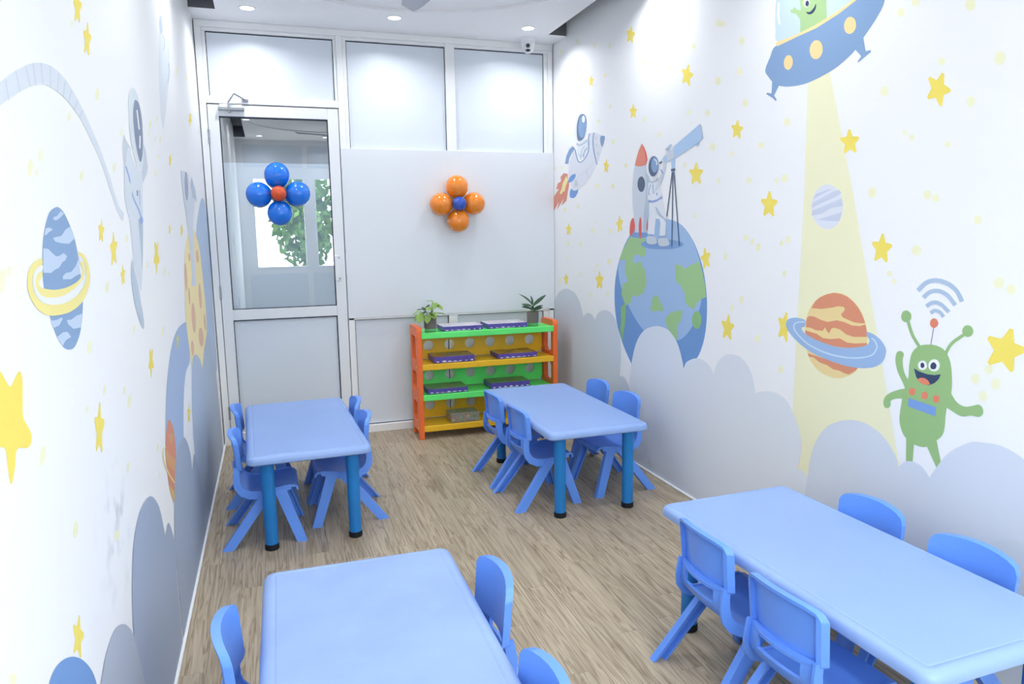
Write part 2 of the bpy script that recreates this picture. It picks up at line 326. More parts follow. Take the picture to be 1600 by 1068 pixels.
# door
d = empty('door_1', (.054, 0, 0)); tag(d, 'white aluminium door with tall glass pane and closer', 'door', kind='structure')
def dp(x0, x1, z0, z1, y0=-.022, y1=.02, name='door_rail', m='door_face', c=.003): return MB().box(x0-.054, x1-.054, y0, y1, z0, z1, c).build(name, m, d)
dp(.054, .128, .008, 2.472, name='door_stile'); dp(.872, .951, .008, 2.472, name='door_stile'); dp(.128, .872, 2.392, 2.472); dp(.128, .872, .940, 1.020); dp(.128, .872, .008, .090)
dp(.128, .872, .090, .940, -.006, .010, 'door_panel', 'panel', 0)
g = MB(); 
for x0, x1, z0, z1 in ((.120, .880, 1.016, 2.396), (.122, .878, .086, .944)):
    g.box(x0-.054, x0+.010-.054, -.0235, -.015, z0, z1); g.box(x1-.010-.054, x1-.054, -.0235, -.015, z0, z1); g.box(x0-.054, x1-.054, -.0235, -.015, z1-.008, z1); g.box(x0-.054, x1-.054, -.0235, -.015, z0, z0+.006)
g2 = MB().box(.126-.054, .133-.054, -.02, .0, 1.02, 2.392).box(.867-.054, .874-.054, -.02, .0, 1.02, 2.392).box(.128-.054, .872-.054, -.02, .0, 2.386, 2.394).box(.128-.054, .872-.054, -.02, .0, 1.018, 1.023)
g2.box(.126-.054, .131-.054, -.021, 0, .09, .94).box(.867-.054, .874-.054, -.021, 0, .09, .94).box(.128-.054, .872-.054, -.021, 0, .934, .942); g2.build('gasket', 'gasket', d)
pane = MB().box(.128-.054, .872-.054, -.004, .0, 1.02, 2.392).build('glass_pane', 'door_glass', d)
MB().box(.128-.054, .872-.054, .0015, .002, 1.02, 2.075).build('frosted_film', 'door_film', pane)
hd = MB().box(.872-.054, .912-.054, -.034, -.022, 1.205, 1.400, .004).build('handle', 'white_plastic', d); 
for z in (1.385, 1.225): MB().lathe([(.0, 0), (.008, 0), (.008, .014), (.004, .018)], 12, (.905-.054, -.030, z), (0, -1, 0)).build('knob', 'steel', hd)
for z in (.25, 1.15, 2.25): MB().box(.046-.054, .060-.054, -.036, -.02, z-.05, z+.05, .003).build('hinge', 'steel', d)
cl = MB().box(.125-.054, .300-.054, -.060, -.022, 2.428, 2.450, .004).build('door_closer', 'steel', d)
MB().box(.135-.054, .285-.054, -.034, -.022, 2.450, 2.474, .002).build('closer_plate', 'white_plastic', cl)
MB().tube([(.196-.054, -.05, 2.450), (.196-.054, -.055, 2.485), (.238-.054, -.075, 2.540)], .006, 8).tube([(.238-.054, -.075, 2.540), (.310-.054, -.04, 2.505)], .006, 8).box(.285-.054, .330-.054, -.042, -.03, 2.492, 2.512, .002).build('closer_arm', 'steel', cl)
MB().lathe([(0, 0), (.009, 0), (.009, .012), (.005, .016)], 10, (.20-.054, -.05, 2.428), (0, 0, -1)).build('closer_screw', 'steel', cl)
# what lies beyond the door
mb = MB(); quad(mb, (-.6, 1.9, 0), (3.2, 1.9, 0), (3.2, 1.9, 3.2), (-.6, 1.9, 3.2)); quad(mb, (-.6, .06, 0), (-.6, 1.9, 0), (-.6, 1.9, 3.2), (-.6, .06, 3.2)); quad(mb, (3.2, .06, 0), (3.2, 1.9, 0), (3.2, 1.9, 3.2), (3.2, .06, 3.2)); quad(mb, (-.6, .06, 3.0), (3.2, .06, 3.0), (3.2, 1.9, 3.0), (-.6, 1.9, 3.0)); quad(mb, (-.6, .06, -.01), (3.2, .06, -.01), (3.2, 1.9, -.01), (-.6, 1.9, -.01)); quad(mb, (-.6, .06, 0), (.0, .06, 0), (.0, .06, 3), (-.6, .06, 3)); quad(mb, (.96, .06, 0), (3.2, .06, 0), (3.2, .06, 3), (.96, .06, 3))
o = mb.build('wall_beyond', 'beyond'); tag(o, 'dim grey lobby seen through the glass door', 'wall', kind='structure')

# front wall behind the camera: glazed partition to the street
mb = MB(); Y0, Y1 = YF-.06, YF
for x0, x1, z0, z1 in ((-.05, W+.05, -.05, 1.04), (-.05, W+.05, 2.47, H+.02), (-.05, .20, 1.04, 2.47), (1.0, 1.13, 1.04, 2.47), (2.56, W+.05, 1.04, 2.47)): mb.box(x0, x1, Y0, Y1, z0, z1)
wf = mb.build('wall_front', 'frame'); tag(wf, 'white partition wall with two big windows behind the viewer', 'wall', kind='structure')
for x0, x1 in ((.10, .98), (1.06, 1.80), (1.86, 2.58)): MB().box(x0, x1, Y1-.002, Y1+.006, 2.62, 2.96, .002).build('panel', 'panel', wf); MB().box(x0, x1, Y1-.002, Y1+.006, .12, .96, .002).build('panel', 'panel', wf)
for i, (x0, x1) in enumerate(((.20, 1.0), (1.13, 2.56))):
    wn = MB().box(x0, x1, Y1-.04, Y1-.034, 1.04, 2.47).build('window_%d' % (i+1), 'window_glass'); tag(wn, 'clear street window, %s of the pair' % ('narrow one' if i == 0 else 'wide one'), 'window', kind='structure')
    MB().box(x0, x0+.03, Y1-.05, Y1+.005, 1.04, 2.47, .003).box(x1-.03, x1, Y1-.05, Y1+.005, 1.04, 2.47, .003).box(x0+.03, x1-.03, Y1-.05, Y1+.005, 2.44, 2.47, .003).box(x0+.03, x1-.03, Y1-.05, Y1+.005, 1.04, 1.07, .003).build('window_frame', 'frame', wn)
    L = bpy.data.lights.new('daylight_portal', 'AREA'); L.shape = 'RECTANGLE'; L.size = x1-x0; L.size_y = 1.43; L.cycles.is_portal = True
    lo = bpy.data.objects.new('daylight_portal', L); COL.objects.link(lo); lo.location = ((x0+x1)/2, Y1-.075, 1.755); lo.rotation_euler = (math.radians(90), 0, 0); lo.parent = wn
o = MB().box(-12, 14, -30, YF-.1, -.2, -.1).build('ground', 'outside_ground'); tag(o, 'paved ground outside the street windows', 'ground', kind='structure')

# ------------------------------------------------------------------ mural painted on the side walls
MURAL = [  # wall, key, parent key, name, paint, layer, outline kind, flat list of y,z wall coordinates in mm
('R','','','painted_dot','p_dot',1,'s',[-211,2933,-202,2924,-187,2921,-171,2926,-160,2936,-159,2947,-168,2956,-183,2959,-199,2955,-210,2945]),
('R','','','painted_dot','p_dot',1,'s',[-540,2934,-532,2924,-518,2921,-504,2925,-494,2935,-493,2947,-502,2957,-516,2960,-530,2956,-539,2946]),
('R','','','painted_dot','p_dot',1,'s',[-839,2834,-832,2825,-819,2822,-806,2825,-798,2835,-797,2846,-804,2856,-817,2859,-830,2855,-838,2846]),
('R','','','painted_dot','p_dot',1,'s',[-1073,2775,-1067,2767,-1056,2764,-1044,2767,-1036,2776,-1035,2786,-1041,2794,-1052,2796,-1064,2793,-1072,2785]),
('R','','','painted_dot','p_dot',1,'s',[-1555,2568,-1548,2559,-1535,2556,-1520,2560,-1509,2570,-1507,2581,-1514,2591,-1528,2594,-1543,2590,-1553,2580]),
('R','','','painted_dot','p_dot',1,'s',[-1594,2567,-1590,2562,-1583,2559,-1576,2561,-1571,2567,-1570,2574,-1574,2579,-1581,2581,-1588,2579,-1593,2574]),
('R','','','painted_dot','p_dot',1,'s',[-1858,2471,-1854,2464,-1846,2461,-1837,2464,-1831,2470,-1830,2479,-1834,2486,-1843,2489,-1851,2487,-1857,2480]),
('R','','','painted_dot','p_dot',1,'s',[-1007,2603,-1001,2595,-989,2592,-977,2595,-969,2603,-968,2613,-974,2622,-986,2625,-998,2622,-1006,2613]),
('R','','','painted_dot','p_dot',1,'s',[-176,2701,-169,2694,-157,2691,-145,2694,-137,2701,-136,2710,-143,2717,-154,2720,-167,2717,-175,2710]),
('R','','','painted_dot','p_dot',1,'s',[-405,2671,-399,2664,-388,2661,-377,2664,-369,2671,-369,2680,-375,2686,-386,2689,-397,2686,-405,2679]),
('R','','','painted_dot','p_dot',1,'s',[-682,2571,-676,2563,-666,2560,-656,2562,-649,2570,-649,2579,-655,2587,-665,2590,-675,2588,-682,2581]),
('R','','','painted_dot','p_dot',1,'s',[-567,2507,-561,2500,-551,2498,-540,2500,-533,2507,-532,2515,-538,2522,-548,2525,-559,2522,-566,2516]),
('R','','','painted_dot','p_dot',1,'s',[-781,2458,-774,2451,-762,2448,-748,2451,-739,2458,-737,2468,-744,2475,-757,2478,-770,2475,-779,2468]),
('R','','','painted_dot','p_dot',1,'s',[-1089,2384,-1083,2375,-1071,2372,-1059,2374,-1051,2382,-1050,2392,-1056,2401,-1068,2404,-1080,2402,-1088,2394]),
('R','','','painted_dot','p_dot',1,'s',[-319,2438,-311,2428,-296,2424,-280,2427,-269,2436,-268,2448,-277,2458,-292,2462,-307,2458,-318,2449]),
('R','','','painted_dot','p_dot',1,'s',[-904,2312,-897,2305,-882,2302,-866,2305,-854,2313,-852,2322,-859,2330,-874,2333,-890,2329,-902,2322]),
('R','','','painted_dot','p_dot',1,'s',[-1560,2228,-1555,2219,-1545,2215,-1535,2217,-1528,2224,-1528,2235,-1533,2244,-1543,2248,-1553,2246,-1559,2238]),
('R','','','painted_dot','p_dot',1,'s',[-1749,2111,-1743,2102,-1732,2098,-1721,2100,-1713,2107,-1711,2118,-1717,2126,-1728,2131,-1739,2128,-1747,2121]),
('R','','','painted_dot','p_dot',1,'s',[-1143,2146,-1135,2136,-1121,2132,-1107,2134,-1096,2143,-1095,2155,-1102,2164,-1116,2169,-1131,2166,-1141,2158]),
('R','','','painted_dot','p_dot',1,'s',[-404,2293,-398,2285,-387,2282,-375,2284,-368,2290,-367,2299,-373,2306,-384,2310,-395,2308,-403,2301]),
('R','','','painted_dot','p_dot',1,'s',[-1622,2861,-1614,2851,-1598,2848,-1581,2853,-1570,2865,-1567,2879,-1575,2889,-1591,2892,-1608,2886,-1619,2874]),
('R','','','painted_dot','p_dot',1,'s',[-1867,2731,-1860,2721,-1846,2718,-1831,2723,-1820,2734,-1818,2747,-1825,2757,-1839,2760,-1854,2755,-1865,2744]),
('R','','','painted_dot','p_dot',1,'s',[-1912,2729,-1908,2723,-1900,2720,-1891,2723,-1886,2730,-1885,2738,-1889,2745,-1897,2747,-1905,2744,-1911,2738]),
('R','','','painted_dot','p_dot',1,'s',[-2333,2587,-2327,2578,-2315,2575,-2301,2580,-2291,2590,-2288,2602,-2294,2611,-2307,2614,-2321,2609,-2331,2599]),
('R','','','painted_dot','p_dot',1,'s',[-2364,2576,-2359,2568,-2348,2565,-2336,2569,-2327,2578,-2325,2589,-2331,2597,-2341,2600,-2353,2596,-2362,2587]),
('R','','','painted_dot','p_dot',1,'s',[-2104,2529,-2099,2521,-2089,2518,-2077,2522,-2068,2530,-2067,2541,-2072,2549,-2083,2552,-2094,2548,-2103,2540]),
('R','','','painted_dot','p_dot',1,'s',[-2533,2453,-2527,2445,-2516,2442,-2503,2445,-2494,2455,-2492,2466,-2497,2475,-2509,2478,-2521,2474,-2530,2465]),
('R','','','painted_dot','p_dot',1,'s',[-2345,2303,-2338,2292,-2324,2288,-2308,2292,-2296,2303,-2294,2317,-2301,2328,-2315,2332,-2331,2328,-2342,2317]),
('R','','','painted_dot','p_dot',1,'s',[-2521,2314,-2515,2304,-2504,2300,-2491,2304,-2481,2314,-2479,2326,-2485,2336,-2496,2340,-2509,2336,-2518,2327]),
('R','','','painted_dot','p_dot',1,'s',[-2065,2191,-2060,2183,-2049,2180,-2037,2183,-2028,2190,-2026,2200,-2032,2208,-2042,2211,-2054,2208,-2063,2201]),
('R','','','painted_dot','p_dot',1,'s',[-2252,2159,-2246,2151,-2235,2148,-2222,2150,-2212,2158,-2210,2169,-2216,2177,-2227,2181,-2240,2178,-2250,2170]),
('R','','','painted_dot','p_dot',1,'s',[-2575,2156,-2569,2146,-2558,2142,-2546,2145,-2536,2154,-2534,2166,-2540,2176,-2551,2181,-2564,2178,-2573,2169]),
('R','','','painted_dot','p_dot',1,'s',[-2312,1978,-2306,1966,-2293,1961,-2279,1963,-2268,1973,-2266,1986,-2272,1998,-2285,2003,-2300,2000,-2310,1991]),
('R','','','painted_dot','p_dot',1,'s',[-2476,1924,-2472,1917,-2463,1913,-2453,1915,-2446,1921,-2444,1930,-2448,1938,-2457,1941,-2467,1940,-2474,1933]),
('R','','','painted_dot','p_dot',1,'s',[-2706,1941,-2701,1932,-2690,1928,-2679,1930,-2670,1938,-2667,1948,-2672,1957,-2683,1961,-2695,1958,-2703,1951]),
('R','','','painted_dot','p_dot',1,'s',[-2034,1910,-2029,1901,-2020,1897,-2010,1899,-2002,1906,-2001,1915,-2006,1924,-2015,1928,-2026,1927,-2033,1920]),
('R','','','painted_dot','p_dot',1,'s',[-2364,1801,-2360,1794,-2352,1790,-2343,1791,-2337,1797,-2336,1805,-2340,1812,-2347,1816,-2356,1815,-2363,1809]),
('R','','','painted_dot','p_dot',1,'s',[-2620,1784,-2615,1775,-2606,1770,-2595,1772,-2587,1779,-2585,1790,-2590,1799,-2599,1804,-2610,1802,-2618,1795]),
('R','','','painted_dot','p_dot',1,'s',[-2825,1770,-2821,1763,-2814,1759,-2806,1760,-2800,1766,-2798,1774,-2802,1781,-2809,1785,-2817,1784,-2823,1778]),
('R','','','painted_dot','p_dot',1,'s',[-2888,1775,-2883,1764,-2871,1759,-2858,1761,-2848,1770,-2845,1782,-2850,1793,-2862,1798,-2876,1796,-2886,1788]),
('R','','','painted_dot','p_dot',1,'s',[-2888,2022,-2883,2011,-2871,2007,-2858,2010,-2848,2019,-2845,2031,-2850,2041,-2862,2046,-2875,2043,-2885,2034]),
('R','','','painted_dot','p_dot',1,'s',[-1323,1970,-1316,1962,-1303,1957,-1289,1959,-1280,1967,-1278,1977,-1284,1986,-1297,1990,-1311,1988,-1321,1980]),
('R','','','painted_dot','p_dot',1,'s',[-892,1867,-883,1856,-868,1850,-852,1852,-840,1860,-838,1873,-847,1884,-862,1889,-879,1887,-890,1879]),
('R','','','painted_dot','p_dot',1,'s',[-1137,1851,-1129,1840,-1115,1835,-1100,1837,-1090,1845,-1088,1857,-1096,1867,-1110,1873,-1125,1871,-1135,1863]),
('R','','','painted_dot','p_dot',1,'s',[-84,2061,-77,2053,-65,2049,-52,2051,-43,2058,-42,2067,-49,2075,-62,2079,-75,2077,-83,2071]),
('R','','','painted_dot','p_dot',1,'s',[-222,2054,-216,2047,-204,2043,-192,2044,-184,2051,-183,2060,-189,2068,-201,2072,-213,2070,-222,2063]),
('R','','','painted_dot','p_dot',1,'s',[-554,1739,-546,1728,-532,1722,-517,1723,-507,1731,-506,1743,-514,1753,-528,1759,-543,1758,-553,1750]),
('R','','','painted_dot','p_dot',1,'s',[-287,1723,-278,1712,-263,1706,-247,1707,-236,1715,-235,1727,-243,1739,-259,1745,-275,1743,-286,1735]),
('R','','','painted_dot','p_dot',1,'s',[-841,1617,-837,1611,-831,1607,-824,1608,-820,1612,-820,1619,-824,1625,-830,1629,-837,1629,-841,1624]),
('R','','','painted_dot','p_dot',1,'s',[-812,1559,-804,1547,-791,1540,-778,1541,-769,1549,-768,1561,-776,1573,-789,1580,-802,1579,-811,1571]),
('R','','','painted_dot','p_dot',1,'s',[-1103,1550,-1096,1540,-1082,1534,-1067,1535,-1056,1542,-1054,1553,-1061,1563,-1075,1568,-1091,1567,-1101,1560]),
('R','','','painted_dot','p_dot',1,'s',[-361,1460,-352,1449,-337,1442,-321,1442,-310,1450,-309,1462,-318,1474,-333,1480,-349,1480,-360,1472]),
('R','','','painted_dot','p_dot',1,'s',[-596,1454,-588,1442,-574,1436,-560,1436,-550,1444,-548,1455,-556,1467,-570,1473,-585,1472,-595,1465]),
('R','','','painted_dot','p_dot',1,'s',[-37,1502,-30,1495,-18,1490,-5,1491,-3,1496,-3,1504,-3,1512,-13,1516,-27,1515,-36,1510]),
('R','','','painted_dot','p_dot',1,'s',[-333,1337,-326,1328,-315,1323,-303,1323,-295,1329,-294,1338,-300,1347,-312,1352,-324,1352,-332,1346]),
('R','','','painted_dot','p_dot',1,'s',[-1096,1340,-1087,1327,-1070,1319,-1052,1320,-1039,1328,-1036,1342,-1045,1355,-1063,1362,-1081,1362,-1094,1353]),
('R','','','painted_dot','p_dot',1,'s',[-893,1306,-886,1297,-874,1293,-861,1293,-851,1298,-849,1306,-856,1314,-868,1319,-881,1319,-891,1314]),
('R','','','painted_dot','p_dot',1,'s',[-843,1268,-837,1259,-828,1254,-818,1254,-811,1260,-810,1268,-815,1276,-825,1281,-835,1281,-842,1276]),
('R','','','painted_dot','p_dot',1,'s',[-577,1226,-571,1217,-561,1211,-549,1211,-542,1217,-541,1226,-547,1234,-558,1240,-569,1240,-576,1234]),
('R','','','painted_dot','p_dot',1,'s',[-180,1152,-171,1139,-155,1131,-137,1131,-126,1139,-125,1151,-134,1164,-151,1172,-168,1172,-179,1164]),
('R','','','painted_dot','p_dot',1,'s',[-787,1087,-780,1076,-767,1069,-753,1068,-744,1075,-742,1086,-750,1098,-763,1105,-777,1105,-786,1099]),
('R','','','painted_dot','p_dot',1,'s',[-1063,1113,-1056,1101,-1044,1093,-1032,1093,-1023,1100,-1023,1112,-1030,1124,-1042,1132,-1054,1132,-1063,1125]),
('R','','','painted_dot','p_dot',1,'s',[-2144,1628,-2140,1619,-2133,1614,-2125,1615,-2119,1621,-2119,1631,-2123,1639,-2130,1645,-2138,1644,-2143,1638]),
('R','','','painted_dot','p_dot',1,'s',[-2615,1509,-2610,1499,-2600,1493,-2589,1494,-2581,1501,-2579,1511,-2584,1521,-2594,1527,-2605,1526,-2613,1519]),
('R','','','painted_dot','p_dot',1,'s',[-2662,1488,-2658,1478,-2649,1472,-2640,1473,-2634,1480,-2632,1490,-2636,1500,-2645,1505,-2654,1505,-2660,1498]),
('R','','','painted_dot','p_dot',1,'s',[-2712,1463,-2707,1451,-2698,1445,-2687,1445,-2679,1453,-2678,1465,-2683,1476,-2692,1483,-2703,1482,-2710,1475]),
('R','','','painted_dot','p_dot',1,'s',[-2875,1483,-2871,1475,-2864,1471,-2856,1471,-2850,1477,-2848,1485,-2852,1492,-2859,1497,-2867,1496,-2873,1491]),
('R','','','painted_dot','p_dot',1,'s',[-2922,1499,-2917,1488,-2908,1482,-2897,1483,-2889,1490,-2887,1502,-2892,1512,-2901,1519,-2912,1518,-2920,1510]),
('R','','','painted_dot','p_dot',1,'s',[-2446,1410,-2441,1399,-2433,1392,-2425,1392,-2419,1399,-2418,1411,-2422,1423,-2430,1430,-2439,1429,-2445,1422]),
('R','','','painted_dot','p_dot',1,'s',[-2904,1343,-2901,1335,-2894,1330,-2886,1330,-2880,1335,-2878,1344,-2882,1353,-2889,1358,-2897,1358,-2903,1352]),
('R','','','painted_dot','p_dot',1,'s',[-2595,1198,-2590,1187,-2580,1179,-2569,1179,-2561,1186,-2559,1198,-2564,1209,-2574,1217,-2585,1217,-2593,1210]),
('R','','','painted_dot','p_dot',1,'s',[-2516,1149,-2512,1138,-2504,1132,-2496,1131,-2490,1138,-2489,1149,-2493,1160,-2501,1166,-2509,1167,-2515,1160]),
('R','','','painted_dot','p_dot',1,'s',[-2731,1019,-2727,1007,-2717,1000,-2707,999,-2699,1006,-2697,1017,-2702,1028,-2711,1036,-2722,1036,-2730,1030]),
('R','','','painted_dot','p_dot',1,'s',[-2910,895,-2905,883,-2897,875,-2887,874,-2880,880,-2878,892,-2883,904,-2891,912,-2901,913,-2908,906]),
('R','','','painted_dot','p_dot',1,'s',[-3795,1957,-3792,1948,-3784,1944,-3774,1947,-3767,1955,-3764,1965,-3768,1974,-3776,1978,-3785,1975,-3793,1967]),
('R','','','painted_dot','p_dot',1,'s',[-3527,1891,-3525,1885,-3520,1883,-3515,1884,-3511,1888,-3510,1895,-3512,1900,-3516,1903,-3522,1902,-3526,1897]),
('R','','','painted_dot','p_dot',1,'s',[-3563,1870,-3560,1864,-3555,1861,-3548,1862,-3542,1868,-3540,1875,-3543,1881,-3549,1884,-3556,1882,-3561,1877]),
('R','','','painted_dot','p_dot',1,'s',[-3714,1828,-3712,1822,-3706,1819,-3699,1821,-3693,1826,-3692,1833,-3694,1839,-3700,1841,-3707,1840,-3713,1835]),
('R','','','painted_dot','p_dot',1,'s',[-3403,1681,-3398,1670,-3387,1664,-3374,1666,-3364,1675,-3361,1688,-3366,1699,-3377,1705,-3390,1703,-3400,1694]),
('R','','','painted_dot','p_dot',1,'s',[-3651,1661,-3648,1651,-3639,1646,-3629,1648,-3621,1655,-3619,1666,-3623,1675,-3631,1680,-3641,1678,-3649,1671]),
('R','','','painted_dot','p_dot',1,'s',[-3685,1647,-3682,1639,-3674,1635,-3665,1636,-3658,1642,-3656,1651,-3659,1659,-3667,1663,-3676,1662,-3683,1656]),
('R','','','painted_dot','p_dot',1,'s',[-3854,1567,-3851,1558,-3844,1554,-3835,1555,-3828,1561,-3826,1571,-3829,1580,-3836,1585,-3845,1583,-3852,1577]),
('R','','','painted_dot','p_dot',1,'s',[-3626,1462,-3621,1451,-3611,1445,-3598,1446,-3588,1454,-3584,1466,-3589,1477,-3600,1483,-3613,1482,-3623,1474]),
('R','','','painted_dot','p_dot',1,'s',[-3503,1372,-3500,1365,-3493,1361,-3486,1361,-3480,1366,-3478,1373,-3481,1380,-3488,1385,-3495,1384,-3501,1379]),
('R','','','painted_dot','p_dot',1,'s',[-3771,2267,-3766,2257,-3756,2254,-3743,2259,-3733,2270,-3730,2283,-3735,2293,-3745,2296,-3758,2291,-3767,2280]),
('R','','','painted_dot','p_dot',1,'s',[-3545,2340,-3542,2332,-3533,2330,-3523,2334,-3515,2343,-3512,2352,-3516,2360,-3525,2362,-3535,2358,-3543,2350]),
('R','','','painted_dot','p_dot',1,'s',[-3483,2321,-3479,2313,-3471,2311,-3461,2314,-3453,2323,-3451,2333,-3454,2341,-3463,2343,-3473,2340,-3480,2331]),
('R','','','painted_dot','p_dot',1,'s',[-3890,2073,-3886,2062,-3876,2057,-3864,2061,-3855,2071,-3852,2085,-3856,2096,-3866,2101,-3878,2097,-3887,2086]),
('R','','','painted_dot','p_dot',1,'s',[-3669,2112,-3666,2105,-3659,2102,-3650,2105,-3643,2112,-3641,2121,-3644,2128,-3651,2130,-3660,2128,-3667,2121]),
('R','','','painted_dot','p_dot',1,'s',[-3430,2055,-3426,2045,-3416,2040,-3405,2043,-3396,2053,-3393,2065,-3398,2076,-3408,2080,-3419,2077,-3428,2067]),
('R','','','painted_dot','p_dot',1,'s',[-3525,1344,-3523,1338,-3518,1334,-3511,1334,-3506,1339,-3505,1345,-3507,1351,-3513,1355,-3519,1355,-3524,1351]),
('R','','','painted_dot','p_dot',1,'s',[-3951,1363,-3947,1352,-3938,1346,-3926,1347,-3917,1354,-3914,1365,-3918,1376,-3927,1382,-3939,1381,-3948,1374]),
('R','','','painted_dot','p_dot',1,'s',[-3991,1345,-3988,1336,-3980,1330,-3970,1331,-3962,1337,-3959,1347,-3963,1356,-3971,1362,-3981,1361,-3988,1355]),
('R','','','painted_dot','p_dot',1,'s',[-3938,1076,-3935,1066,-3927,1059,-3918,1059,-3911,1064,-3909,1075,-3912,1085,-3920,1092,-3929,1092,-3936,1086]),
('R','','','painted_dot','p_dot',1,'s',[-3896,1037,-3892,1025,-3883,1018,-3872,1017,-3864,1023,-3861,1034,-3865,1045,-3874,1053,-3884,1054,-3893,1047]),
('R','','','painted_dot','p_dot',1,'s',[-3969,1033,-3965,1021,-3957,1014,-3947,1013,-3938,1019,-3936,1031,-3939,1042,-3948,1050,-3958,1051,-3966,1044]),
('R','','','painted_dot','p_dot',1,'s',[-3927,983,-3924,972,-3916,964,-3906,963,-3898,969,-3895,980,-3899,992,-3907,999,-3917,1000,-3924,994]),
('R','','','painted_star','p_star',2,'p',[-1355,2828,-1365,2824,-1375,2791,-1409,2775,-1411,2765,-1381,2756,-1385,2724,-1376,2721,-1348,2749,-1315,2744,-1307,2753,-1321,2779,-1296,2810,-1301,2817,-1337,2806]),
('R','','','painted_star','p_star',2,'p',[-755,2653,-762,2652,-771,2628,-795,2622,-797,2614,-779,2603,-785,2578,-779,2575,-758,2592,-738,2583,-732,2589,-738,2611,-719,2630,-721,2636,-745,2633]),
('R','','','painted_star','p_star',2,'p',[-1391,2348,-1400,2346,-1412,2319,-1442,2312,-1445,2304,-1423,2289,-1431,2261,-1424,2258,-1398,2276,-1372,2265,-1364,2271,-1371,2297,-1347,2319,-1350,2327,-1380,2324]),
('R','','','painted_star','p_star',2,'p',[-2031,2453,-2042,2448,-2049,2411,-2084,2393,-2085,2382,-2053,2373,-2054,2337,-2044,2335,-2017,2366,-1981,2362,-1973,2372,-1990,2401,-1966,2435,-1972,2443,-2010,2429]),
('R','','','painted_star','p_star',2,'p',[-2494,2089,-2503,2087,-2513,2058,-2543,2049,-2545,2041,-2522,2028,-2527,1999,-2520,1995,-2495,2016,-2468,2007,-2461,2013,-2470,2039,-2447,2063,-2451,2071,-2481,2066]),
('R','','','painted_star','p_star',2,'p',[-2128,1916,-2141,1915,-2158,1879,-2200,1873,-2204,1862,-2173,1841,-2185,1804,-2175,1798,-2139,1820,-2103,1803,-2092,1810,-2101,1846,-2066,1873,-2070,1884,-2113,1883]),
('R','','','painted_star','p_star',2,'p',[-1010,2044,-1018,2043,-1025,2014,-1051,2007,-1052,1998,-1032,1984,-1036,1955,-1029,1951,-1008,1970,-985,1959,-979,1966,-988,1993,-969,2015,-972,2023,-998,2020]),
('R','','','painted_star','p_star',2,'p',[-336,1619,-346,1619,-358,1591,-391,1588,-394,1579,-369,1560,-377,1531,-369,1526,-341,1542,-312,1526,-304,1531,-313,1561,-287,1581,-290,1589,-324,1591]),
('R','','','painted_star','p_star',2,'p',[-1209,1652,-1218,1654,-1233,1623,-1263,1625,-1267,1616,-1248,1590,-1260,1557,-1254,1549,-1226,1564,-1204,1541,-1195,1546,-1198,1581,-1171,1600,-1172,1611,-1202,1618]),
('R','','','painted_star','p_star',2,'p',[-276,1222,-284,1224,-298,1198,-328,1200,-331,1193,-311,1170,-320,1143,-314,1137,-287,1148,-263,1129,-256,1133,-260,1162,-235,1178,-237,1187,-267,1193]),
('R','','','painted_star','p_star',2,'p',[-903,1266,-915,1267,-931,1229,-972,1228,-975,1217,-945,1189,-955,1149,-945,1141,-910,1161,-875,1137,-865,1143,-875,1185,-842,1210,-846,1222,-888,1227]),
('R','','','painted_star','p_star',2,'p',[-2758,1726,-2769,1724,-2784,1688,-2820,1682,-2823,1671,-2796,1649,-2805,1612,-2796,1606,-2765,1628,-2733,1611,-2724,1618,-2733,1655,-2703,1682,-2707,1693,-2744,1692]),
('R','','','painted_star','p_star',2,'p',[-2233,1452,-2242,1454,-2259,1424,-2288,1429,-2292,1420,-2276,1391,-2290,1359,-2284,1351,-2256,1362,-2236,1336,-2228,1340,-2227,1377,-2200,1394,-2201,1405,-2229,1416]),
('R','','','painted_star','p_star',2,'p',[-2468,1111,-2478,1110,-2488,1071,-2521,1065,-2523,1053,-2496,1028,-2502,987,-2493,980,-2466,1004,-2435,983,-2427,991,-2439,1032,-2414,1061,-2418,1073,-2453,1073]),
('R','','','painted_star','p_star',2,'p',[-2913,1169,-2922,1166,-2927,1123,-2955,1110,-2956,1098,-2930,1077,-2931,1033,-2923,1028,-2902,1059,-2873,1044,-2867,1054,-2881,1094,-2862,1129,-2867,1140,-2896,1133]),
('R','','','painted_star','p_star',2,'p',[-3240,1943,-3249,1942,-3265,1913,-3296,1908,-3300,1899,-3279,1881,-3290,1851,-3283,1846,-3254,1864,-3229,1849,-3221,1855,-3225,1885,-3197,1907,-3199,1916,-3231,1916]),
('R','','','painted_star','p_star',2,'p',[-3442,1526,-3451,1525,-3463,1491,-3493,1485,-3495,1475,-3472,1455,-3479,1420,-3472,1415,-3446,1435,-3419,1419,-3412,1426,-3420,1460,-3396,1485,-3399,1495,-3430,1494]),
('R','','','painted_star','p_star',2,'p',[-3661,2077,-3670,2071,-3672,2036,-3700,2015,-3700,2005,-3673,2000,-3671,1965,-3662,1964,-3642,1997,-3611,1996,-3606,2006,-3622,2032,-3605,2067,-3611,2074,-3641,2056]),
('R','','','painted_star','p_star',2,'p',[-3983,1221,-3995,1219,-4003,1176,-4042,1166,-4043,1153,-4007,1130,-4009,1086,-3998,1080,-3967,1109,-3926,1090,-3917,1100,-3936,1142,-3909,1176,-3915,1188,-3959,1184]),
('R','','','painted_light_beam','p_beam',1,'p',[-2991,2191,-3115,2202,-3282,1692,-3596,641,-3638,507,-2992,273,-2988,760,-2999,1708]),
('R','saucer','','painted_saucer','p_blue',3,'s',[-2775,2379,-2730,2334,-2699,2284,-2723,2251,-2756,2221,-2802,2196,-2875,2178,-2991,2172,-3117,2191,-3195,2216,-3255,2248,-3295,2285,-3343,2329,-3379,2371,-3386,2401,-3374,2430,-3342,2453,-3271,2453,-3141,2416,-2976,2394]),
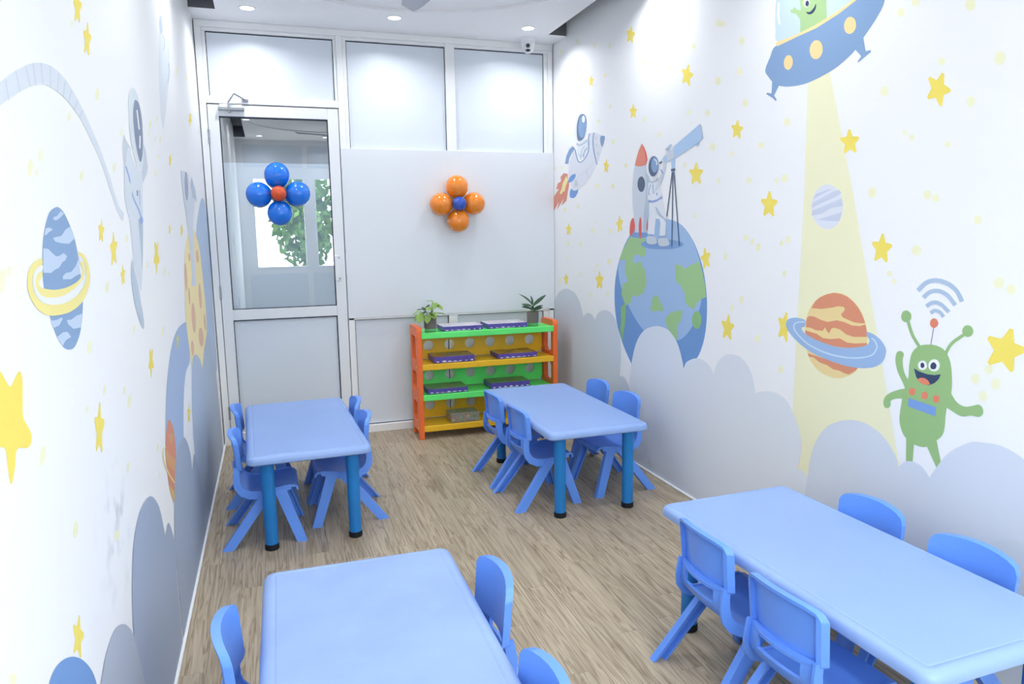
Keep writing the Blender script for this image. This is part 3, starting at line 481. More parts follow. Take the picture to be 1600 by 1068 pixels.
('R','','saucer','landing_leg','p_blue',3,'p',[-2753,2237,-2751,2170,-2719,2180,-2713,2175,-2761,2148,-2783,2131,-2790,2136,-2770,2158,-2807,2203]),
('R','','saucer','landing_leg','p_blue',3,'p',[-3289,2294,-3308,2229,-3332,2228,-3336,2220,-3308,2209,-3273,2194,-3269,2199,-3287,2215,-3245,2257]),
('R','','saucer','dome','p_dome',2,'s',[-2785,2390,-2761,2452,-2755,2516,-2760,2577,-2799,2634,-2891,2650,-3014,2621,-3131,2559,-3214,2485,-3240,2444,-3141,2419,-2975,2397]),
('R','','saucer','dome_highlight','p_white',3,'p',[-2795,2463,-2792,2471,-2789,2483,-2786,2496,-2783,2509,-2783,2522,-2783,2536,-2784,2549,-2784,2558,-2772,2562,-2771,2553,-2771,2540,-2770,2525,-2771,2512,-2773,2499,-2777,2485,-2780,2473,-2783,2465]),
('R','','saucer','alien_pilot','p_green2',3,'p',[-2929,2387,-2925,2448,-2897,2479,-2861,2495,-2858,2507,-2876,2504,-2881,2513,-2892,2505,-2907,2493,-2925,2488,-2918,2531,-2930,2571,-2996,2573,-3062,2531,-3079,2484,-3088,2407,-3019,2393]),
('R','','saucer','eye','p_white',4,'s',[-2979,2502,-2977,2494,-2971,2490,-2963,2489,-2954,2492,-2947,2498,-2942,2507,-2941,2515,-2944,2523,-2949,2527,-2957,2528,-2966,2525,-2973,2519,-2978,2510]),
('R','','saucer','pupil','p_navy',5,'s',[-2976,2499,-2975,2494,-2971,2491,-2966,2491,-2961,2493,-2957,2496,-2954,2501,-2954,2507,-2955,2511,-2959,2514,-2963,2515,-2968,2513,-2973,2509,-2975,2504]),
('R','','saucer','mouth','p_navy',4,'s',[-2960,2470,-2984,2464,-3006,2473,-3019,2487,-3017,2465,-2999,2453,-2977,2456]),
('R','','saucer','rim','p_gold',4,'p',[-2767,2388,-2780,2392,-2897,2391,-3019,2401,-3141,2421,-3231,2443,-3271,2455,-3280,2442,-3241,2434,-3152,2409,-3030,2387,-2909,2381,-2778,2372]),
('R','','saucer','porthole','p_gold',4,'s',[-2889,2276,-2885,2264,-2876,2255,-2863,2252,-2850,2256,-2838,2265,-2831,2279,-2829,2293,-2833,2305,-2843,2314,-2855,2316,-2869,2312,-2880,2303,-2887,2290]),
('R','','saucer','porthole','p_gold',4,'s',[-3072,2287,-3067,2272,-3055,2262,-3039,2259,-3021,2264,-3006,2276,-2996,2293,-2993,2310,-2999,2326,-3011,2335,-3027,2338,-3045,2332,-3060,2320,-3069,2304]),
('R','','saucer','porthole','p_gold',4,'s',[-3251,2336,-3246,2324,-3235,2316,-3222,2315,-3207,2320,-3195,2331,-3188,2345,-3187,2360,-3192,2372,-3203,2380,-3216,2381,-3230,2375,-3242,2365,-3249,2351]),
('R','moon','','painted_moon','p_moon',2,'s',[-3234,1635,-3231,1607,-3221,1582,-3202,1562,-3178,1549,-3150,1545,-3121,1550,-3093,1564,-3070,1585,-3055,1612,-3048,1642,-3051,1672,-3063,1698,-3083,1717,-3108,1729,-3137,1732,-3166,1725,-3192,1711,-3213,1689,-3227,1663]),
('R','','moon','stripe','p_moon2',3,'p',[-3055,1675,-3076,1697,-3140,1710,-3165,1711,-3123,1697]),
('R','','moon','stripe','p_moon2',3,'p',[-3050,1638,-3056,1659,-3176,1701,-3206,1706,-3221,1691,-3195,1680]),
('R','','moon','stripe','p_moon2',3,'p',[-3052,1605,-3055,1625,-3224,1670,-3233,1639,-3163,1632,-3111,1610]),
('R','','moon','stripe','p_moon2',3,'p',[-3087,1586,-3228,1614,-3216,1577,-3149,1580]),
('R','rplanet','','painted_ringed_planet','p_pyel',3,'s',[-3211,1281,-3127,1255,-3074,1207,-3049,1143,-3050,1068,-3068,1001,-3100,958,-3159,927,-3241,918,-3316,942,-3363,983,-3397,1064,-3400,1126,-3380,1186,-3344,1232,-3284,1271]),
('R','','rplanet','band','p_orange',4,'p',[-3078,1202,-3100,1234,-3127,1253,-3168,1270,-3211,1279,-3251,1277,-3284,1269,-3318,1251,-3344,1231,-3365,1207,-3380,1183,-3386,1170,-3357,1167,-3330,1167,-3303,1172,-3265,1181,-3254,1193,-3267,1204,-3276,1217,-3265,1225,-3236,1225,-3193,1214,-3139,1204]),
('R','','rplanet','band','p_orange',4,'p',[-3052,1154,-3067,1166,-3097,1167,-3143,1156,-3180,1152,-3232,1165,-3275,1162,-3318,1153,-3358,1155,-3389,1165,-3398,1138,-3399,1116,-3373,1113,-3329,1107,-3290,1112,-3252,1129,-3217,1132,-3203,1125,-3192,1105,-3177,1114,-3167,1128,-3155,1111,-3113,1108,-3080,1115,-3049,1114]),
('R','','rplanet','band','p_orange',4,'p',[-3046,1100,-3081,1096,-3119,1093,-3157,1079,-3202,1081,-3254,1091,-3298,1079,-3339,1081,-3403,1092,-3400,1067,-3325,1058,-3187,1051,-3050,1068]),
('R','','rplanet','band','p_orange',4,'p',[-3070,999,-3117,995,-3191,990,-3279,988,-3363,985,-3352,971,-3316,948,-3291,948,-3264,954,-3226,954,-3189,966,-3147,970,-3108,986,-3075,985]),
('R','','rplanet','planet_ring','p_blue2',5,'s',[-3041,1146,-2969,1148,-2923,1129,-2925,1094,-2986,1049,-3087,1008,-3209,987,-3330,981,-3426,995,-3482,1025,-3499,1073,-3478,1106,-3439,1129,-3399,1136,-3402,1117,-3414,1104,-3403,1085,-3357,1068,-3257,1053,-3149,1061,-3073,1076,-3031,1094,-3024,1109,-3043,1118]),
('R','','rplanet','ring_line','p_dome',6,'p',[-3041,1140,-3032,1139,-3017,1137,-3001,1135,-2989,1131,-2979,1127,-2972,1121,-2967,1114,-2967,1106,-2970,1097,-2977,1088,-2987,1079,-3001,1070,-3017,1060,-3036,1050,-3058,1040,-3083,1032,-3111,1025,-3142,1019,-3175,1015,-3206,1012,-3237,1011,-3269,1011,-3299,1013,-3328,1016,-3355,1020,-3381,1026,-3405,1033,-3424,1040,-3438,1049,-3447,1059,-3453,1069,-3457,1078,-3457,1087,-3454,1095,-3450,1101,-3445,1107,-3440,1111,-3434,1114,-3428,1116,-3425,1117,-3421,1112,-3425,1110,-3430,1109,-3435,1106,-3439,1103,-3443,1098,-3447,1092,-3450,1085,-3450,1079,-3446,1071,-3441,1062,-3433,1053,-3420,1045,-3403,1038,-3380,1032,-3354,1026,-3327,1022,-3300,1019,-3270,1018,-3239,1018,-3208,1019,-3177,1022,-3146,1026,-3115,1032,-3088,1038,-3064,1046,-3042,1056,-3024,1066,-3008,1075,-2995,1084,-2986,1093,-2980,1101,-2977,1107,-2977,1113,-2980,1117,-2985,1122,-2992,1125,-3003,1128,-3018,1131,-3032,1132,-3042,1133]),
('R','alien','','painted_alien','p_green',3,'s',[-3694,1127,-3647,1115,-3618,1085,-3609,1037,-3609,985,-3593,934,-3585,879,-3582,818,-3599,774,-3622,754,-3657,742,-3704,746,-3747,781,-3775,821,-3778,900,-3793,970,-3789,1035,-3777,1082,-3756,1112,-3730,1125]),
('R','','alien','leg','p_green',3,'p',[-3617,767,-3625,661,-3654,670,-3655,754]),
('R','','alien','leg','p_green',3,'p',[-3706,756,-3756,684,-3773,709,-3745,796]),
('R','','alien','arm','p_green',4,'s',[-3621,964,-3590,1005,-3578,1050,-3582,1074,-3567,1084,-3549,1075,-3545,1044,-3558,1005,-3584,968,-3610,932]),
('R','','alien','arm','p_green',4,'s',[-3609,946,-3551,926,-3512,899,-3501,873,-3509,852,-3528,854,-3537,868,-3537,885,-3568,900,-3609,909]),
('R','','alien','arm','p_green',4,'s',[-3773,988,-3796,962,-3819,939,-3849,932,-3877,941,-3899,950,-3914,942,-3917,922,-3903,908,-3875,906,-3841,895,-3804,904,-3766,925]),
('R','','alien','antenna','p_green',3,'p',[-3657,1112,-3650,1120,-3640,1131,-3629,1143,-3620,1155,-3613,1168,-3606,1182,-3600,1196,-3596,1205,-3583,1200,-3587,1191,-3593,1177,-3600,1162,-3608,1148,-3618,1136,-3629,1123,-3639,1112,-3646,1105]),
('R','','alien','antenna_ball','p_green',4,'s',[-3604,1220,-3603,1211,-3597,1203,-3588,1197,-3578,1196,-3568,1199,-3561,1206,-3558,1216,-3560,1225,-3565,1234,-3574,1239,-3585,1240,-3594,1236,-3601,1230]),
('R','','alien','antenna','p_green',3,'p',[-3761,1093,-3765,1102,-3770,1115,-3776,1128,-3784,1139,-3794,1150,-3808,1160,-3820,1170,-3829,1177,-3821,1185,-3813,1179,-3800,1169,-3786,1158,-3774,1146,-3765,1133,-3758,1118,-3752,1106,-3749,1097]),
('R','','alien','antenna_ball','p_green',4,'s',[-3857,1197,-3856,1188,-3851,1180,-3843,1175,-3834,1174,-3825,1177,-3819,1183,-3816,1192,-3817,1200,-3822,1208,-3830,1213,-3840,1214,-3848,1211,-3854,1205]),
('R','','alien','antenna','p_purple',3,'p',[-3697,1125,-3704,1193,-3701,1193,-3694,1125]),
('R','','alien','antenna_ball','p_orange2',4,'s',[-3720,1208,-3719,1201,-3714,1194,-3708,1190,-3700,1189,-3693,1192,-3688,1197,-3686,1204,-3687,1212,-3691,1218,-3698,1223,-3705,1223,-3712,1221,-3717,1215]),
('R','','','painted_signal_arc','p_greyblue',3,'p',[-3632,1312,-3639,1319,-3647,1328,-3656,1337,-3665,1343,-3674,1347,-3683,1349,-3693,1351,-3703,1351,-3715,1350,-3727,1347,-3739,1344,-3750,1340,-3758,1335,-3766,1330,-3773,1325,-3779,1319,-3785,1311,-3790,1303,-3795,1294,-3798,1289,-3814,1296,-3810,1302,-3806,1310,-3799,1320,-3793,1328,-3785,1336,-3777,1342,-3768,1349,-3758,1354,-3746,1359,-3732,1363,-3718,1366,-3704,1367,-3691,1367,-3679,1365,-3667,1362,-3655,1357,-3643,1349,-3632,1339,-3623,1329,-3617,1323]),
('R','','','painted_signal_arc','p_greyblue',3,'p',[-3657,1289,-3662,1293,-3667,1299,-3674,1305,-3680,1309,-3687,1312,-3696,1314,-3704,1315,-3712,1315,-3720,1313,-3729,1310,-3738,1306,-3746,1301,-3754,1295,-3762,1286,-3770,1278,-3775,1273,-3788,1282,-3783,1288,-3775,1296,-3766,1305,-3757,1313,-3747,1319,-3736,1324,-3725,1328,-3714,1330,-3703,1330,-3692,1329,-3681,1326,-3671,1322,-3662,1316,-3654,1309,-3648,1303,-3643,1299]),
('R','','','painted_signal_arc','p_greyblue',3,'p',[-3670,1258,-3675,1261,-3681,1266,-3688,1270,-3694,1272,-3700,1273,-3706,1273,-3713,1272,-3719,1270,-3728,1266,-3738,1258,-3747,1251,-3753,1246,-3764,1257,-3757,1262,-3748,1269,-3737,1277,-3727,1283,-3717,1286,-3708,1288,-3699,1288,-3689,1286,-3680,1283,-3671,1277,-3664,1272,-3660,1269]),
('R','','','painted_signal_arc','p_greyblue',3,'p',[-3689,1236,-3693,1238,-3697,1241,-3701,1244,-3704,1245,-3707,1245,-3711,1245,-3715,1243,-3719,1242,-3723,1239,-3727,1235,-3731,1231,-3734,1228,-3745,1237,-3742,1240,-3738,1244,-3733,1249,-3727,1253,-3722,1255,-3715,1257,-3709,1258,-3701,1258,-3694,1256,-3688,1252,-3683,1248,-3680,1246]),
('R','','alien','eye','p_white',5,'s',[-3686,1049,-3685,1041,-3680,1034,-3673,1030,-3664,1028,-3656,1030,-3651,1035,-3648,1043,-3649,1051,-3654,1058,-3662,1062,-3670,1064,-3678,1062,-3683,1056]),
('R','','alien','pupil','p_navy',6,'s',[-3676,1047,-3675,1043,-3673,1039,-3670,1037,-3666,1036,-3662,1038,-3660,1041,-3659,1045,-3659,1049,-3661,1053,-3664,1055,-3668,1056,-3672,1054,-3674,1051]),
('R','','alien','eye','p_white',5,'s',[-3739,1058,-3737,1048,-3732,1040,-3723,1034,-3712,1032,-3703,1034,-3695,1041,-3692,1050,-3694,1060,-3700,1069,-3709,1075,-3719,1077,-3729,1074,-3736,1067]),
('R','','alien','pupil','p_navy',6,'s',[-3726,1054,-3725,1048,-3722,1043,-3717,1040,-3712,1039,-3706,1040,-3702,1044,-3701,1049,-3702,1055,-3705,1060,-3710,1064,-3715,1065,-3720,1063,-3724,1059]),
('R','','alien','mouth','p_navy',5,'p',[-3631,1029,-3655,1021,-3688,1017,-3720,1019,-3746,1027,-3739,1009,-3725,992,-3702,978,-3678,976,-3658,983,-3643,999]),
('R','','alien','tongue','p_orange2',6,'p',[-3648,990,-3663,999,-3680,1001,-3696,995,-3706,981,-3685,976,-3665,979]),
('R','','alien','button','p_orange2',5,'s',[-3645,943,-3644,936,-3640,930,-3635,926,-3628,925,-3622,926,-3617,931,-3615,937,-3616,943,-3620,949,-3626,953,-3632,954,-3639,953,-3643,949]),
('R','','alien','button','p_orange2',5,'s',[-3700,939,-3699,933,-3695,927,-3690,923,-3684,922,-3678,923,-3673,927,-3671,933,-3672,940,-3676,945,-3681,949,-3688,951,-3693,949,-3698,945]),
('R','','alien','button','p_orange2',5,'s',[-3748,937,-3748,931,-3744,925,-3739,921,-3733,920,-3727,921,-3723,925,-3721,931,-3722,937,-3725,943,-3731,947,-3737,948,-3742,947,-3747,943]),
('R','','alien','screen','p_blue3',5,'p',[-3617,913,-3737,904,-3736,870,-3616,880]),
('R','earth','','painted_earth','p_earth2',2,'s',[-1762,1620,-1967,1592,-2112,1500,-2212,1368,-2263,1223,-2275,1076,-2250,938,-2182,828,-2059,744,-1794,655,-1487,644,-1360,714,-1251,828,-1175,960,-1151,1145,-1202,1324,-1336,1498,-1535,1600]),
('R','','earth','light_side','p_earth1',3,'s',[-1762,1618,-1967,1591,-2107,1500,-2199,1371,-2230,1251,-2202,1114,-2120,995,-1993,911,-1776,889,-1571,918,-1384,1036,-1253,1171,-1206,1297,-1260,1399,-1359,1501,-1538,1598]),
('R','','earth','continent','p_land',4,'p',[-1358,1505,-1466,1515,-1576,1502,-1582,1397,-1523,1384,-1494,1400,-1443,1397,-1414,1376,-1415,1348,-1470,1343,-1516,1361,-1531,1341,-1582,1295,-1601,1228,-1564,1157,-1475,1129,-1412,1128,-1391,1082,-1318,1052,-1257,1125,-1272,1196,-1357,1224,-1318,1256,-1301,1301,-1320,1359,-1217,1359,-1268,1420]),
('R','','earth','continent','p_land',4,'p',[-1938,1356,-1991,1351,-2041,1332,-2113,1357,-2188,1379,-2222,1324,-2251,1252,-2265,1186,-2229,1176,-2176,1149,-2145,1108,-2115,1112,-2057,1139,-2047,1193,-1996,1236,-1950,1257]),
('R','','earth','continent','p_land',4,'p',[-1718,1155,-1761,1142,-1769,1119,-1811,1090,-1803,1059,-1754,1063,-1688,1048,-1650,1065,-1670,1097,-1675,1135]),
('R','','earth','continent','p_land',4,'p',[-1842,1027,-1897,1065,-2024,1094,-2028,1066,-2007,1024,-1972,996,-1979,909,-1926,929,-1885,957,-1847,990]),
('R','','earth','continent','p_land2',4,'s',[-2225,1056,-2221,1034,-2209,1015,-2191,1003,-2170,1000,-2150,1008,-2136,1024,-2130,1045,-2134,1068,-2147,1087,-2165,1098,-2186,1100,-2206,1093,-2219,1077]),
('R','','earth','continent','p_land2',4,'p',[-1251,1042,-1318,1070,-1327,1012,-1309,919,-1276,807,-1242,874,-1253,949]),
('R','','','painted_base','p_earth3',5,'s',[-2024,1470,-2011,1460,-1971,1451,-1909,1443,-1829,1439,-1742,1437,-1656,1439,-1584,1445,-1536,1454,-1519,1465,-1535,1476,-1583,1486,-1655,1493,-1740,1497,-1827,1497,-1907,1494,-1970,1488,-2010,1480]),  # flat blue base ellipses under astronaut and rocket, part of the mural print
('R','','','painted_base','p_earth3',5,'s',[-1619,1524,-1608,1516,-1574,1510,-1525,1506,-1470,1506,-1418,1510,-1382,1516,-1369,1525,-1381,1533,-1417,1540,-1469,1543,-1524,1543,-1574,1539,-1607,1532]),
('R','rocket','','painted_rocket','p_grey1',6,'p',[-1427,1967,-1407,1906,-1395,1819,-1402,1723,-1422,1642,-1441,1541,-1606,1540,-1621,1637,-1620,1775,-1612,1890,-1597,1963]),
('R','','rocket','shade','p_grey3',7,'p',[-1559,1954,-1581,1854,-1576,1746,-1555,1654,-1546,1540,-1606,1540,-1621,1637,-1620,1775,-1612,1890,-1597,1963]),
('R','','rocket','nose_cone','p_nose',7,'p',[-1518,2091,-1495,2071,-1471,2045,-1447,2004,-1427,1966,-1465,1955,-1514,1951,-1558,1954,-1597,1963,-1590,1994,-1573,2032,-1548,2063]),
('R','','rocket','nose_shade','p_red',8,'p',[-1518,2091,-1548,2063,-1573,2032,-1590,1994,-1597,1963,-1559,1954,-1568,1985,-1555,2032]),
('R','','rocket','porthole','p_slate',8,'s',[-1566,1838,-1561,1818,-1548,1802,-1529,1794,-1507,1795,-1487,1806,-1473,1823,-1467,1845,-1472,1865,-1485,1881,-1505,1888,-1527,1887,-1546,1876,-1560,1859]),
('R','','rocket','fin','p_red',8,'s',[-1418,1635,-1379,1610,-1368,1562,-1372,1519,-1402,1530,-1432,1553,-1440,1585]),
('R','','rocket','fin','p_red',8,'s',[-1509,1639,-1492,1600,-1491,1552,-1504,1505,-1519,1505,-1528,1552,-1525,1608]),
('R','','rocket','fin','p_red',8,'p',[-1605,1635,-1592,1587,-1590,1554,-1604,1553,-1611,1583]),
('R','astro','','painted_astronaut','p_suit',9,'p',[-1608,1840,-1716,1835,-1756,1797,-1775,1763,-1776,1737,-1799,1706,-1830,1639,-1828,1587,-1820,1514,-1751,1514,-1763,1595,-1735,1637,-1716,1661,-1705,1619,-1690,1522,-1607,1522,-1615,1621,-1635,1682,-1637,1722,-1605,1737,-1599,1784]),
('R','','astro','helmet','p_suit',9,'s',[-1740,1926,-1730,1898,-1706,1877,-1672,1868,-1635,1871,-1602,1888,-1580,1914,-1574,1944,-1585,1973,-1610,1994,-1645,2002,-1682,1998,-1713,1981,-1734,1955]),
('R','','astro','visor_rim','p_slate',10,'s',[-1730,1930,-1721,1905,-1702,1886,-1676,1877,-1649,1880,-1625,1895,-1610,1918,-1607,1945,-1616,1971,-1636,1990,-1662,1998,-1689,1995,-1712,1980,-1727,1957]),
('R','','astro','visor','p_blue',11,'s',[-1728,1942,-1722,1922,-1709,1907,-1691,1899,-1671,1902,-1654,1913,-1642,1931,-1640,1952,-1646,1972,-1659,1987,-1678,1994,-1697,1992,-1714,1980,-1725,1963]),
('R','','astro','visor_highlight','p_white',12,'p',[-1674,1976,-1678,1974,-1685,1973,-1691,1970,-1695,1968,-1699,1962,-1701,1955,-1703,1948,-1705,1943,-1715,1943,-1714,1948,-1712,1955,-1709,1963,-1705,1969,-1698,1974,-1689,1977,-1682,1979,-1677,1980]),
('R','','astro','arm','p_grey1',10,'p',[-1682,1777,-1730,1799,-1779,1855,-1811,1907,-1824,1956,-1783,1953,-1773,1903,-1735,1865,-1706,1823]),
('R','','astro','collar','p_grey3',10,'p',[-1593,1865,-1601,1859,-1614,1851,-1631,1842,-1653,1837,-1677,1841,-1700,1848,-1720,1855,-1734,1860,-1720,1869,-1706,1864,-1686,1857,-1665,1850,-1651,1848,-1642,1850,-1630,1857,-1618,1865,-1610,1870]),
('R','','astro','belt','p_strap',10,'p',[-1611,1740,-1663,1733,-1716,1738,-1775,1757,-1776,1740,-1717,1725,-1664,1719,-1612,1723]),
('R','','astro','strap','p_strap',10,'p',[-1633,1832,-1629,1826,-1622,1818,-1615,1808,-1611,1799,-1610,1790,-1611,1781,-1613,1773,-1615,1767,-1625,1767,-1624,1773,-1622,1780,-1621,1789,-1621,1797,-1626,1806,-1632,1815,-1639,1824,-1644,1830]),
('R','','astro','strap','p_strap',11,'p',[-1662,1831,-1662,1826,-1661,1819,-1660,1811,-1660,1803,-1662,1795,-1665,1786,-1668,1778,-1670,1773,-1681,1773,-1679,1779,-1676,1786,-1673,1795,-1671,1802,-1671,1810,-1671,1818,-1673,1825,-1673,1830]),
('R','','astro','strap','p_strap',11,'p',[-1748,1910,-1778,1885,-1793,1888,-1763,1913]),
('R','','astro','badge','p_strap',11,'p',[-1708,1778,-1709,1761,-1723,1760,-1722,1777]),
('R','','astro','leg_shade','p_grey3',10,'p',[-1695,1695,-1721,1687,-1772,1644,-1827,1617,-1825,1594,-1802,1617,-1742,1637,-1716,1661]),
('R','','astro','boot','p_grey2',11,'s',[-1607,1517,-1680,1519,-1721,1494,-1717,1472,-1648,1466,-1600,1477]),
('R','','astro','boot','p_grey2',11,'s',[-1744,1504,-1828,1508,-1869,1482,-1858,1462,-1785,1456,-1743,1467]),
('R','','astro','ankle_band','p_band',12,'p',[-1611,1530,-1685,1527,-1684,1516,-1608,1519]),
('R','','astro','ankle_band','p_band',12,'p',[-1742,1518,-1824,1520,-1823,1507,-1747,1504]),
('R','scope','','painted_telescope','p_tube',11,'p',[-1894,2028,-2156,2114,-2181,2100,-2197,2039,-2166,2023,-1924,1964,-1885,1983]),
('R','','scope','tube_end','p_greyblue',12,'p',[-2156,2114,-2171,2116,-2181,2100,-2197,2039,-2184,2034,-2169,2096]),
('R','','scope','bracket','p_grey2',12,'p',[-1814,2001,-1888,2016,-1913,1973,-1830,1945]),
('R','','scope','eyepiece','p_tube',12,'p',[-1771,1969,-1814,1996,-1826,1958,-1795,1947]),
('R','','scope','eyepiece_cup','p_slate',12,'p',[-1736,1954,-1769,1962,-1770,1949,-1744,1943]),
('R','','scope','finder','p_greyblue',12,'p',[-1818,2014,-1882,2037,-1867,2047,-1802,2024]),
('R','','scope','finder_post','p_greyblue',12,'p',[-1835,2030,-1843,2006,-1857,2006,-1849,2030]),
('R','','scope','knob','p_greyblue',12,'p',[-2128,2010,-2166,2020,-2163,2006,-2145,1998]),
('R','','scope','neck','p_tube',10,'p',[-1869,1963,-1913,1969,-1914,1902,-1881,1905]),
('R','','scope','mount','p_slate',12,'p',[-1872,1905,-1922,1904,-1916,1887,-1878,1890]),
('R','','scope','tripod_leg','p_slate',12,'p',[-1883,1887,-1829,1632,-1841,1631,-1894,1885]),
('R','','scope','tripod_leg','p_slate',12,'p',[-1891,1886,-1893,1458,-1904,1458,-1902,1885]),
('R','','scope','tripod_leg','p_slate',12,'p',[-1902,1885,-1976,1461,-1987,1461,-1913,1884]),
('R','fly','','painted_flying_rocket','p_grey0',3,'p',[-734,2255,-808,2251,-924,2219,-980,2202,-977,2169,-943,2122,-890,2053,-782,1965,-650,1897,-530,1865,-406,1876,-374,1936,-336,1992,-354,2081,-428,2147,-465,2175,-530,2088,-561,2063,-649,2077,-706,2117,-725,2199]),
('R','','fly','helmet','p_suit',3,'s',[-679,2298,-663,2255,-628,2223,-582,2209,-532,2216,-490,2243,-463,2285,-458,2333,-475,2377,-512,2409,-559,2421,-608,2413,-649,2385,-674,2345]),
('R','','fly','visor_rim','p_slate2',4,'s',[-610,2408,-551,2404,-513,2366,-500,2321,-502,2273,-520,2232,-567,2221,-625,2233,-664,2276,-681,2335,-658,2387]),
('R','','fly','visor','p_blue',5,'s',[-677,2307,-665,2274,-641,2250,-610,2240,-578,2244,-551,2264,-535,2295,-533,2330,-545,2363,-570,2387,-601,2397,-633,2391,-660,2371,-675,2341]),
('R','','fly','visor_highlight','p_white',6,'s',[-650,2366,-648,2355,-641,2347,-631,2344,-620,2345,-609,2352,-602,2362,-600,2373,-602,2384,-609,2392,-620,2395,-631,2393,-641,2387,-648,2377]),
('R','','fly','suit','p_suit',4,'p',[-490,2216,-551,2216,-697,2219,-718,2147,-653,2088,-571,2084,-514,2130]),
('R','','fly','collar','p_grey3',5,'p',[-490,2208,-498,2204,-510,2197,-528,2190,-551,2185,-576,2184,-602,2186,-626,2189,-647,2193,-665,2196,-680,2201,-692,2205,-701,2208,-681,2217,-672,2215,-661,2211,-647,2207,-631,2203,-611,2200,-588,2198,-566,2196,-550,2196,-540,2198,-529,2203,-519,2209,-510,2213]),
('R','','fly','suit_line','p_greyblue',5,'p',[-645,2176,-635,2173,-619,2169,-602,2163,-589,2154,-579,2138,-571,2118,-565,2099,-561,2086,-573,2084,-577,2097,-583,2116,-591,2136,-600,2151,-612,2160,-628,2165,-642,2169,-653,2171]),
('R','','fly','suit_line','p_band',5,'p',[-684,2160,-674,2156,-659,2150,-643,2142,-631,2134,-624,2124,-621,2113,-619,2103,-617,2096,-634,2093,-636,2100,-638,2110,-641,2121,-647,2130,-658,2137,-673,2144,-688,2150,-698,2154]),
('R','','fly','suit_line','p_greyblue',5,'p',[-516,2136,-525,2130,-537,2121,-552,2111,-571,2106,-591,2107,-612,2113,-630,2119,-643,2123,-636,2126,-623,2122,-605,2116,-585,2111,-571,2110,-559,2114,-545,2122,-533,2131,-525,2137]),
('R','','fly','trim','p_blue',5,'p',[-799,2251,-795,2241,-788,2227,-783,2211,-781,2192,-783,2173,-789,2151,-797,2128,-805,2106,-817,2083,-830,2059,-843,2037,-852,2022,-869,2022,-860,2037,-848,2059,-834,2083,-823,2106,-815,2127,-807,2150,-802,2171,-799,2190,-801,2208,-807,2224,-813,2238,-817,2247]),
('R','','fly','trim','p_blue',5,'p',[-724,2255,-720,2251,-714,2245,-709,2237,-705,2225,-706,2208,-709,2187,-712,2165,-711,2148,-706,2135,-698,2124,-688,2115,-676,2107,-662,2098,-647,2090,-630,2083,-614,2077,-597,2073,-580,2070,-564,2069,-553,2070,-545,2073,-537,2079,-528,2087,-519,2098,-508,2115,-496,2136,-486,2156,-478,2170,-460,2170,-468,2156,-478,2136,-490,2115,-501,2098,-511,2086,-521,2077,-532,2069,-548,2064,-568,2062,-588,2063,-608,2066,-626,2071,-644,2077,-661,2084,-677,2093,-691,2102,-703,2111,-714,2120,-723,2132,-728,2145,-729,2163,-726,2185,-723,2206,-722,2222,-725,2233,-731,2241,-736,2247,-740,2251]),
('R','','fly','nose','p_blue',5,'s',[-912,2206,-950,2209,-985,2201,-977,2169,-946,2135,-919,2161]),
('R','','fly','backpack','p_blue',5,'p',[-422,2201,-469,2177,-403,2149,-354,2114,-336,2074,-269,2084,-296,2136,-354,2183]),
('R','','fly','fin','p_blue3',5,'s',[-338,1930,-342,1954,-396,1983,-473,1987,-475,1965,-427,1940]),
('R','','fly','boot','p_blue3',5,'p',[-389,1885,-427,1868,-479,1863,-532,1870,-514,1841,-479,1817,-427,1807,-374,1816,-359,1838,-368,1862]),
('R','','fly','panel_line','p_grey2',5,'p',[-522,1960,-549,1965,-587,1970,-630,1978,-671,1988,-712,2003,-756,2022,-794,2040,-821,2052,-816,2053,-790,2042,-751,2024,-708,2005,-667,1990,-626,1980,-584,1973,-546,1967,-519,1963]),
('R','','fly','panel_line','p_grey2',5,'p',[-668,2005,-703,1940,-712,1940,-677,2005]),
('R','','fly','panel','p_grey2',5,'p',[-459,1934,-500,1947,-530,1897,-458,1889]),
('R','','fly','rivet','p_grey2',5,'s',[-855,2206,-854,2200,-851,2196,-847,2195,-842,2195,-838,2198,-835,2203,-834,2209,-835,2214,-838,2218,-842,2220,-847,2219,-851,2216,-854,2211]),
('R','','fly','rivet','p_grey2',5,'s',[-865,2153,-864,2147,-861,2143,-856,2141,-852,2142,-847,2145,-844,2150,-843,2155,-844,2161,-847,2165,-851,2167,-856,2166,-861,2163,-864,2158]),
('R','','fly','rivet','p_grey2',5,'s',[-888,2094,-887,2089,-884,2085,-880,2083,-875,2083,-871,2086,-868,2091,-867,2097,-868,2102,-871,2106,-875,2108,-880,2107,-884,2105,-887,2100]),
('R','','fly','flame','p_flame',3,'p',[-244,2012,-321,2000,-331,1951,-353,1917,-324,1860,-298,1795,-192,1761,-242,1814,-97,1733,-140,1794,-3,1710,-33,1768,-3,1772,-22,1834,-94,1873,-141,1892,-80,1898,-118,1941,-187,1953,-174,1988]),
('R','','fly','flame_core','p_flame2',4,'p',[-299,1987,-334,1951,-287,1913,-254,1864,-232,1874,-198,1852,-156,1857,-205,1901,-221,1934]),
